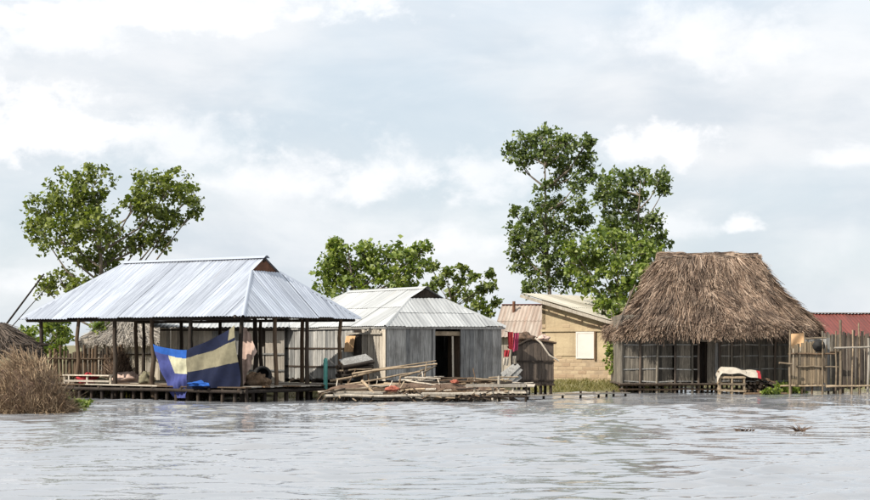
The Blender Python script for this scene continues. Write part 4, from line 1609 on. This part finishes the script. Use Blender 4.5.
# ------------------------------------------------------------------ mud-brick house with cream mono-pitch roof
A0 = P(542, 388, 73.0)
RZ = rad(-35)
MH = thing('mud_brick_house', 'tan mud-brick house with cream sloping metal roof and a white wall panel', 'house', (A0.x, A0.y, .1), RZ)
m1 = Vector((math.cos(RZ), math.sin(RZ), 0))
m2 = Vector((-math.sin(RZ), math.cos(RZ), 0))
MWd = reach(A0, m1, 617)
MZl = EYE + (HY - 300) * 73 / FPX - .1                # wall height at the left
MZr = MZl - .27 * MWd
DEP = 5.6
g = MB()
T3 = .18
for (a, b, za, zb) in (((0, 0), (MWd, 0), MZl, MZr), ((MWd, 0), (MWd, DEP), MZr, MZr), ((MWd, DEP), (0, DEP), MZr, MZl), ((0, DEP), (0, 0), MZl, MZl)):
    a, b = Vector((*a, 0)), Vector((*b, 0))
    n = (b - a).cross(Vector((0, 0, 1))).normalized()
    z = Vector((0, 0, 1))
    inn = -n * T3
    vv = [a, b, b + z * zb, a + z * za, a + inn, b + inn, b + inn + z * zb, a + inn + z * za]
    w_ = MB().add(vv, [(0, 1, 2, 3), (5, 4, 7, 6), (3, 2, 6, 7), (0, 4, 5, 1), (1, 5, 6, 2), (0, 3, 7, 4)])
    part('wall', w_, M_mudplaster if b.y > 0 or a.y > 0 else M_mudplaster, MH)
# bricks, proud of the plaster where it has fallen away: the lower courses and a ragged upper edge
bw, bh = .40, .165
zlim = EYE + (HY - 357) * 72 / FPX - .1
proto = {}
row = 0
z = .06
rb = random.Random(91)
nb = 0
while z < MZl - .15:
    x = -(row % 2) * bw * .5 + .02
    while x < MWd - .05:
        xa, xb = max(x, .01), min(x + bw - .016, MWd - .01)
        lim = zlim + .16 * math.sin(x * 2.1 + .5) + rb.uniform(-.08, .08)
        band = MZl - 1.28 - .0 * x
        topl = MZl - .27 * (xb)
        show = (z + bh < lim) or (z > MZl - 1.22 and z + bh < topl - .04 and rb.random() < .30)
        if xb - xa > .1 and show and rb.random() < .96:
            cx3, hw3 = (xa + xb) / 2, (xb - xa) / 2
            pr = rb.uniform(.011, .02)
            m = MB()
            ch = .015
            y0, y1 = -pr, .02
            vv = []
            for (yy_, e) in ((y0, ch), (y0 + .012, 0), (y1, 0)):
                vv += [(cx3 - hw3 + e, yy_, z + e), (cx3 + hw3 - e + rb.uniform(-.008, .008), yy_, z + e + rb.uniform(-.008, .008)), (cx3 + hw3 - e, yy_, z + bh - .018 - e), (cx3 - hw3 + e, yy_, z + bh - .025 - e + rb.uniform(-.008, .008))]
            fs = [(0, 1, 2, 3)]
            for k in range(2):
                for i in range(4):
                    fs.append((k * 4 + i, (k + 1) * 4 + i, (k + 1) * 4 + (i + 1) % 4, k * 4 + (i + 1) % 4))
            m.add(vv, fs)
            part('brick', m, M_brick, MH)
            nb += 1
        x += bw
    z += bh
    row += 1
# mortar bed behind the bare bricks
part('mortar_bed', MB().box(.0, MWd, -.008, .01, 0, zlim - .1), M_mortar, MH)
# belt and white panel
zb_ = EYE + (HY - 330.5) * 72 / FPX - .1
part('belt_beam', MB().board((-.03, -.03, zb_), (MWd + .02, -.03, zb_ + .01), .10, .07, (0, -1, 0)), M_mudplaster, MH)
C2 = toworld(MH, (0, -.05, 0))
for (pxa, pxb, pya, pyb, m_, nm) in ((576.5, 594, 332.5, 358, M_white, 'white_panel'), (556, 576, 333.5, 356, M_mudplaster, 'plaster_panel')):
    xa, xb = reach(C2, m1, pxa), reach(C2, m1, pxb)
    dd = toworld(MH, ((xa + xb) / 2, 0, 0)).y
    za, zb2 = EYE + (HY - pyb) * dd / FPX - .1, EYE + (HY - pya) * dd / FPX - .1
    pn_o = part(nm, MB().box(xa, xb, -.045 if nm == 'white_panel' else -.035, -.003, za, zb2), m_, MH)
    if nm == 'white_panel':
        for (u0, u1, w0, w1) in ((xa - .03, xa + .04, za - .03, zb2 + .03), (xb - .04, xb + .005, za - .03, zb2 + .03), (xa + .04, xb - .04, zb2 - .04, zb2 + .03), (xa + .04, xb - .04, za - .03, za + .04)):
            part('frame', MB().box(u0, u1, -.058, -.048, w0, w1), M_white, pn_o)
    if nm == 'white_panel':
        part('shadow_strip', MB().box(xb + .01, xb + .09, -.08, -.004, za - .1, zb2 + .05), M_brown, MH)  # brown strip stands in for the shadow along the panel edge
# roof
sl = .27
ovl, ovr, ovf = .75, .25, .55
zr0 = MZl + sl * ovl + .07
Tn = Vector((-1, 0, sl)).normalized()
corr_sheets('roof_sheet', MH, (MWd + ovr, -ovf, MZr - sl * ovr + .07), (0, 1, 0), (-1, 0, sl), 0, DEP + ovf + .3, lambda s: 99, math.hypot(MWd + ovr + ovl, sl * (MWd + ovr + ovl)), M_tan_roof, .8, .17, .02, 2)
part('barge_board', MB().board((-ovl, -ovf - .02, zr0 - .09), (MWd + ovr, -ovf - .02, MZr - sl * ovr - .02), .13, .03, (0, -1, 0)), M_pale, MH)
for x in np.linspace(.2, MWd - .2, 5):
    zz = MZl - sl * x + .0
    part('purlin', MB().tube([(x, -ovf + .03, zz), (x, DEP + .2, zz)], .04, 6), M_brown, MH)

# ------------------------------------------------------------------ grass along the bank


def grass(name, pts, h, w, mat, seed):
    rg = np.random.default_rng(seed)
    n = len(pts)
    hh = h * rg.uniform(.4, 1.2, n)
    g = rg.uniform(0, 6.28, n)
    top = pts + np.stack([np.cos(g) * .2 * hh, np.sin(g) * .2 * hh, hh], 1)
    bend = np.stack([np.cos(g) * .35 * hh, np.sin(g) * .35 * hh, -.2 * hh], 1)
    v, f = blades(pts, top, bend, w * rg.uniform(.6, 1.3, n), rg, 2)
    o = link(name, mesh_np(name, v, f, mat))
    o['kind'] = 'stuff'
    return o


rg = np.random.default_rng(9)


def scatter(n, x0, x1, lo, hi, clump=True):
    x = rg.uniform(x0, x1, n)
    y = shore(x) + rg.uniform(lo, hi, n) ** 1.0
    if clump:
        keep = (np.sin(x * 2.9 + 1) * np.sin(y * 2.1) + .6 * np.sin(x * 7 + y * 5) + rg.uniform(-.6, .9, n)) > -.25
        x, y = x[keep], y[keep]
    z = ground_z(x, y)
    ok = z > -.05
    return np.stack([x, y, z], 1)[ok]


g1 = grass('grass', np.concatenate([scatter(9000, 3.8, 9.3, -.2, 4.5), scatter(4500, -18, 4, -.3, 5), scatter(5000, 9, 26, -.3, 4)]), .24, .012, M_grass, 3)
g1['label'] = 'yellowish green grass along the muddy bank'

# ------------------------------------------------------------------ thatched house on stilts
D3 = 69.0
c3 = P(710, 393, D3)
TH = thing('thatched_house', 'stilt house of grey slatted walls under a huge shaggy brown thatched roof', 'house', (c3.x, D3, 0))
ZE3, ZR3 = EYE + (HY - 329) * 67 / FPX, EYE + (HY - 259) * D3 / FPX
thatch_roof(TH, (0, 0), 3.72, 3.1, ZE3, 1.80, .26, ZR3, 70000, M_thatch, M_thatch_base, 51, .46, .74, .85, .012, 3.6, .6)
# ridge roll: straw laid along and over the ridge, held by poles


def ridge_straw():
    rg = np.random.default_rng(8)
    n = 5200
    x = rg.uniform(-1.98, 1.9, n)
    a = rg.uniform(-1, 1, n)
    base = np.stack([x, a * .32, ZR3 + .17 - .26 * a ** 2 + rg.uniform(-.05, .05, n) + .05 * np.sin(x * 3)], 1)
    l_ = rg.uniform(.3, .8, n)
    g = rg.normal(size=n) * .35
    top = base + np.stack([l_ * np.cos(g) * rg.choice([-1, 1], n) * .75, l_ * np.sin(g) * .6 + np.sign(a) * .08, -.12 * np.abs(a) * l_ + rg.normal(size=n) * .03], 1)
    top[:, 0] = np.clip(top[:, 0], -2.18, 2.06)
    v1, f1 = strands(base, top, .014, .008, np.tile(np.array([[0, .5, .86]]), (n, 1)))
    m = 2600
    x = rg.uniform(-2.0, 1.95, m)
    s = rg.choice([-1, 1], m)
    b2 = np.stack([x, s * .1, np.full(m, ZR3 + .16)], 1)
    t2 = b2 + np.stack([rg.normal(size=m) * .07, s * rg.uniform(.25, .52, m), -rg.uniform(.25, .5, m)], 1)
    v2, f2 = strands(b2, t2, .014, .01, np.tile(np.array([[1., 0, 0]]), (m, 1)))
    return mesh_np('ridge_straw', np.concatenate([v1, v2]), np.concatenate([f1, f2 + len(v1)]), M_thatch)


rs = link('ridge_straw', ridge_straw(), TH)
rs['kind'] = 'stuff'
for (x0, x1, y, dz) in ((-2.1, 2.0, -.36, .04), (-1.9, 1.95, -.12, .2), (-2.0, 1.8, .3, .06)):
    part('ridge_pole', pole((x0, y, ZR3 + dz), (x1, y, ZR3 + dz + .03), .035, .03, .03, 6, 6), M_shed, TH)
for k in range(5):
    x = -1.7 + .8 * k + R.uniform(-.15, .15)
    part('ridge_spar', pole((x, -.5, ZR3 - .22), (x + R.uniform(.1, .5), .1, ZR3 + .24), .025, .02, .02, 3, 5), M_shed, TH)
# walls
FY = 66.9
fl = FY - D3
lx, rx_ = (622 - CX) * FY / FPX - c3.x, (790 - CX) * FY / FPX - c3.x
ZB3 = EYE + (HY - 383) * FY / FPX
ZT3 = ZE3 + .55
X3 = lambda px: (px - CX) * FY / FPX - c3.x
cols3 = [622, 640, 657, 675, 692, 699, 719, 731, 744, 759, 775, 790]
for px in cols3:
    part('wall_post', pole((X3(px), fl - .05, -.6), (X3(px) + R.uniform(-.03, .03), fl - .05, ZT3), .055, .05, .02, 4, 6), M_shed if R.random() < .6 else M_hut, TH)
for a, b in zip(cols3[:-1], cols3[1:]):
    if (a, b) == (699, 719):
        continue
    recess = .25 if (a, b) in ((657, 675), (692, 699)) else 0
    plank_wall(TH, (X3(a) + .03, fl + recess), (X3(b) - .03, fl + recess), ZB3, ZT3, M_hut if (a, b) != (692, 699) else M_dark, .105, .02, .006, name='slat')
    for zz in (ZB3 + .06, ZB3 + .55, ZB3 + 1.05, ZB3 + 1.5):
        part('batten', MB().board((X3(a), fl - .028, zz + R.uniform(-.03, .03)), (X3(b), fl - .028, zz + R.uniform(-.03, .03)), .045, .02, (0, 1, 0)), M_grey, TH)
# doorway with a pale half-open door of boards
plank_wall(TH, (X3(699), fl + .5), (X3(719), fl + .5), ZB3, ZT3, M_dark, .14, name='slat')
dd_ = part('door', MB().board((X3(711.5), fl + .12, ZB3), (X3(711.5), fl + .12, ZB3 + 1.62), .30, .03, (0, 1, 0)), M_hut, TH)
part('door_board', MB().board((X3(711.5) + .22, fl + .1, ZB3), (X3(711.5) + .22, fl + .1, ZB3 + 1.6), .12, .03, (0, 1, 0)), M_grey, dd_)
part('door_lintel', MB().board((X3(698), fl - .09, ZB3 + 1.68), (X3(721), fl - .09, ZB3 + 1.66), .09, .05, (0, 1, 0)), M_hut, TH)
bk = 2.1
for (A, B, o) in (((lx, fl + .02), (lx, bk), (-1, 0, 0)), ((rx_, fl + .02), (rx_, bk), (1, 0, 0)), ((lx, bk), (rx_, bk), (0, 1, 0))):
    plank_wall(TH, A, B, ZB3, ZT3, M_hut, .2, .02, .006, out=o, name='slat')
for k in range(14):
    y = fl - .12 + (bk - fl + .2) * k / 13
    part('floor_plank', MB().board((lx - .1, y, ZB3 - .03), (rx_ + .1, y, ZB3 - .03), .28, .04, (0, 0, 1), .05), M_shed, TH)
for zz in (.32, .14):
    part('sill_pole', pole((lx - .15, fl - .1, zz), (rx_ + .15, fl - .1, zz + .02), .045, .04, .02, 8, 6), M_brown, TH)
for k in range(30):
    x = lx + (rx_ - lx) * k / 29 + R.uniform(-.05, .05)
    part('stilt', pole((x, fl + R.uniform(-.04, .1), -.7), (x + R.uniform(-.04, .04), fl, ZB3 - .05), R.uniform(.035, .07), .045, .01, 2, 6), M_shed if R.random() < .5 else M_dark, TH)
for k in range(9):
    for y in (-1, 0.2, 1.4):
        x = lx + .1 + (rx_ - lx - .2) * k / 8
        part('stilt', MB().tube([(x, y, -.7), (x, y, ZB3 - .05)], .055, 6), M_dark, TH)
for k in range(11):
    x = lx - .3 + (rx_ - lx + .6) * k / 10
    part('rafter', pole((x, fl - .75, ZE3 - .02), (x * .75, -.3, ZE3 + 1.8), .035, .03, .01, 2, 5), M_shed, TH)

# slatted crate draped with a white cloth, firewood beside it
kd = 65.2
k0 = P(720, 394, kd)
CR = thing('slatted_crate', 'pale slatted wooden crate standing in the water before the thatched house', 'crate', (k0.x, kd, 0), rad(-6))
kw, kdp, kh = (744 - 720) * kd / FPX, .8, EYE + (HY - 372) * kd / FPX
for x in (0, kw * .5, kw):
    for y in (0, kdp):
        part('corner_post', pole((x, y, -.4), (x, y, kh), .05, .045, .01, 2, 6), M_bam, CR)
for zz in (.15, .4, .65, kh - .04):
    for y in (-.05, kdp + .05):
        part('slat', MB().board((-.06, y, zz), (kw + .06, y, zz + R.uniform(-.03, .03)), .075, .03, (0, 1, 0), .03), M_pale if R.random() < .25 else M_bam, CR)
    for x in (-.05, kw + .05):
        part('slat', MB().board((x, 0, zz + .05), (x, kdp, zz + .05), .07, .03, (1, 0, 0), .02), M_bam, CR)
for k in range(6):
    part('top_slat', MB().board((kw * (k + .5) / 6, -.05, kh + .02), (kw * (k + .5) / 6, kdp + .05, kh + .02), .12, .03, (0, 0, 1), .02), M_pale, CR)
KX = XF[CR.name]


def drape(a, b):
    x = -.12 + (kw + .75) * a
    y = -.14 + (kdp + .25) * b
    zz = kh + .10 + .07 * math.sin(5 * a + 2 * b) + .03 * math.sin(15 * a + 9 * b)
    zz -= .30 * max(0, (.12 - a) / .12) ** 1.5 + .22 * max(0, (.15 - b) / .15) + .10 * max(0, (a - .6) / .4) ** 2
    return KX @ Vector((x, y, zz))


dm = cloth_grid(drape, 26, 16, lambda a, b: 0, None, lambda a, b: 1 if a > .92 else 0, Vector((0, 0, 1)))
cc = KX @ Vector((kw / 2, kdp / 2, kh))
single('draped_cloth', dm, [M_whitecloth, M_red], "beige-white cloth with a red end draped over the slatted crate", 'cloth', cc)
for k in range(30):
    rowk = k // 8
    x = k0.x + kw + .16 + (k % 8) * .13 + rowk * .05
    zc = .12 + rowk * .15 + R.uniform(-.02, .02)
    y = kd + R.uniform(-.15, .15)
    m = pole((x, y, zc), (x + R.uniform(-.08, .08), y + R.uniform(.7, 1.0), zc + R.uniform(-.03, .03)), R.uniform(.05, .07), R.uniform(.045, .065), .015, 2, 7)
    single('firewood_log', m, (fm := M_dark if R.random() < .6 else M_brown), ('blackish' if fm is M_dark else 'brown') + ' firewood log in the stack beside the slatted crate', 'log', (x, y, zc), 'firewood stacked beside the crate')
RF = thing('firewood_raft', 'low pole raft carrying the stacked firewood', 'raft', (k0.x + kw + .1, kd, 0))
for k in range(6):
    y = -.15 + .22 * k
    part('pole', pole((-.1, y, .02), (1.55, y, .02), .05, .045, .01, 3, 6), M_brown, RF)

# ------------------------------------------------------------------ reed screens, tall posts and rails at the right
SG = 'upright canes of the screen'


def reed_screen(name, label, pxa, pxb, pyt, pyb, d, mat, w=.1, rails=(), ragged=.06, top=None, group=None):
    p = P(pxa, pyb, d)
    t = thing(name, label, 'fence', (p.x, d, 0), 0, group)
    wd2 = (pxb - pxa) * d / FPX
    z0, z1 = EYE + (HY - pyb) * d / FPX, EYE + (HY - pyt) * d / FPX
    x = 0
    while x < wd2:
        ww = w * R.uniform(.7, 1.25)
        zt2 = (z1 if top is None else top(x / wd2, z1)) + R.uniform(-ragged, ragged)
        part('cane', MB().board((x + ww / 2, R.uniform(-.02, .02), z0 + R.uniform(-.1, .05)), (x + ww / 2 + R.uniform(-.03, .03), R.uniform(-.02, .02), zt2), ww - .012, .03, (0, 1, 0), .01), mat, t)
        x += ww
    for (py, px0, px1, m_) in rails:
        za = EYE + (HY - py) * d / FPX
        part('rail', pole(((px0 - pxa) * d / FPX, -.06, za), ((px1 - pxa) * d / FPX, -.06, za + R.uniform(-.03, .03)), .04, .035, .015, 5, 6), m_, t)
    for q in range(4):
        xx = wd2 * (q + .2) / 3.6
        part('stake', pole((xx, .06, -.6), (xx, .06, z1 - .25), .045, .04, .02, 3, 6), M_brown, t)
    return t


dS = 65.3
reed_screen('reed_screen', 'upright pale cane screen with two bamboo rails beside the thatched house', 789, 827, 345, 384, dS, M_reed, .09,
            [(366.5, 796, 838, M_bam), (386, 780, 836, M_bam), (354, 788, 836, M_brown)], .03, lambda q, z: z + .12 * math.sin(q * 3.1) - .35 * max(0, .3 - q))
reed_screen('reed_screen', 'darker cane screen set back behind the black basket', 822, 842, 333, 390, dS + .8, M_hut, .09, [(352, 820, 842, M_brown)], .08)
reed_screen('reed_screen', 'tall dark cane screen right of the tallest bare post', 842, 872, 333, 388, dS + .5, M_shed, .1, [(386, 836, 876, M_bam)], .12)
# the posts and rails before them
PF = thing('pole_frame', 'frame of bare bamboo posts and rails standing before the cane screens', 'frame', P(840, 395, dS - .3) * 1)
PF.location.z = 0
XF[PF.name] = Matrix.Translation(PF.location)
for (px, pt_, r_, d) in ((841, 320, .065, 0), (836, 331, .04, .1), (789.5, 330, .05, 0), (822, 336, .03, .15), (852, 330, .035, .2), (859, 323, .04, .4), (868, 338, .05, .1), (805, 332, .03, .4)):
    dd2 = dS - .3 + d
    x = (px - CX) * dd2 / FPX - PF.location.x
    part('post', pole((x, d, -.6), (x + R.uniform(-.03, .03), d, EYE + (HY - pt_) * dd2 / FPX), r_, r_ * .8, .02, 4, 6), M_bam if px != 868 else M_pale, PF)
for (px0, px1, py0, py1) in ((834, 878, 348, 346.5), (805, 826, 338.5, 338), (779, 792, 363, 364), (826, 878, 387, 386)):
    dd2 = dS - .35
    part('rail', pole(((px0 - CX) * dd2 / FPX - PF.location.x, -.08, EYE + (HY - py0) * dd2 / FPX), ((px1 - CX) * dd2 / FPX - PF.location.x, -.08, EYE + (HY - py1) * dd2 / FPX), .042, .036, .02, 5, 6), M_bam if py0 != 348 else M_pale, PF)
# tan board and black basket up on the screen
tb = P(796, 342, dS + .15)
g_ = cloth_grid(quadmap((790, 334), (804.5, 333), (790, 349.5), (804, 346), tb, Vector((0, -1, 0)), 0), 8, 8, lambda a, b: .05 * math.sin(4 * a + 3 * b), None, lambda a, b: 0, Vector((0, -1, 0)))
single('tan_sheet', g_, M_tanboard, 'orange-tan sheet fixed above the pale cane screen', 'sheet', P(796, 349, dS + .15))
bm = MB()
bc = P(818, 346, dS + .1)
tmp = MB().lathe((0, 0, 0), [(0, 0), (.16, .02), (.25, .1), (.27, .2), (.22, .3), (.14, .35), (.12, .39), (0, .39)], 14)
rot = Matrix.Translation(bc) @ Matrix.Rotation(rad(80), 4, 'X') @ Matrix.Translation((0, 0, -.15))
bm.add([rot @ Vector(v) for v in tmp.v], tmp.f, 0, True)
single('round_basket', bm, M_black, 'round black basket hung on the pale cane screen', 'basket', bc - Vector((0, 0, .25)))
PW2 = thing('grey_panel', 'grey plank panel above the pale cane screen behind the black basket', 'panel', P(808, 350, dS + .35) * 1)
XF[PW2.name] = Matrix.Translation(PW2.location)
for k in range(8):
    a = (k - 1) * .13
    part('plank', MB().board((a, 0, -1.6), (a, 0, .45 + R.uniform(-.05, .03)), .12, .025, (0, 1, 0), .01), M_grey, PW2)
# red-roofed house behind
dR = 80
RR = thing('red_roof_house', 'house with dull red corrugated roof behind the cane screens', 'house', P(800, 380, dR) * 1, rad(8))
RR.location.z = 0
XF[RR.name] = Matrix.Translation(RR.location) @ Matrix.Rotation(rad(8), 4, 'Z')
e0 = EYE + (HY - 336) * dR / FPX
r0 = EYE + (HY - 313.5) * (dR + 2.5) / FPX
w5 = 5.6
corr_sheets('roof_sheet', RR, (0, -.3, e0), (1, 0, 0), (0, 2.6, r0 - e0), 0, w5, lambda s: 9 if s > 1.0 else 9 * s, math.hypot(2.6, r0 - e0), M_red_roof, .8, .17, .02, 1)
corr_sheets('roof_sheet', RR, (0, 5.0, e0), (1, 0, 0), (0, -2.7, r0 - e0), 0, w5, lambda s: 9, math.hypot(2.7, r0 - e0), M_red_roof, .8, .17, .02, 1)
part('ridge_cap', MB().board((.4, 2.3, r0 + .03), (w5, 2.3, r0 + .03), .34, .03, (0, 0, 1)), M_rust_roof, RR)
part('barge_board', MB().board((.0, -.3, e0), (.45, 2.3, r0), .14, .04, (-1, 0, .3)), M_pale, RR)
plank_wall(RR, (.3, 0), (w5, 0), 0, e0 + .05, M_pale, .28)
plank_wall(RR, (.3, .03), (.3, 4.6), 0, e0 + .5, M_pale, .28, out=(-1, 0, 0))

# green plants at the water before the screens, shrub by the mud house
for k, (px, py, rx, rz, n, lab) in enumerate([(783, 393.5, .5, .22, 420, 'low green water plants between the firewood and the cane screen'), (797, 393, .5, .26, 420, 'fuller green water plants at the foot of the pale cane screen'),
                                              (770, 394.5, .35, .14, 220, 'small patch of water plants beside the stacked firewood')]):
    p = on_level(px, py, 0)
    leafy_bush(lab, (p.x, p.y, -.02), rx, rz, n, M_leafC, 160 + k, .13, 'water_plant', 'plant', WG)
p = P(617, 370, 70.2)
leafy_bush('bright green shrub at the left corner of the thatched house', (p.x, 70.2, gz(p.x, 70.2) + .55), .5, .75, 520, M_leafC, 171, .17)
# floating plants on the open water
for k, (px, py, lab) in enumerate([(745, 432.5, 'small dark flat tuft of weed floating on open water'), (800, 433, 'small upright tuft of weed floating on open water')]):
    p = on_level(px, py, 0)
    plant_tuft('floating_weed', lab, 'weed', (p.x, p.y, .03), (.2 if k == 0 else .13), (.1 if k == 0 else .22), 40, M_thatch_base, 200 + k, 'weed tufts floating on the water', .02, .9)
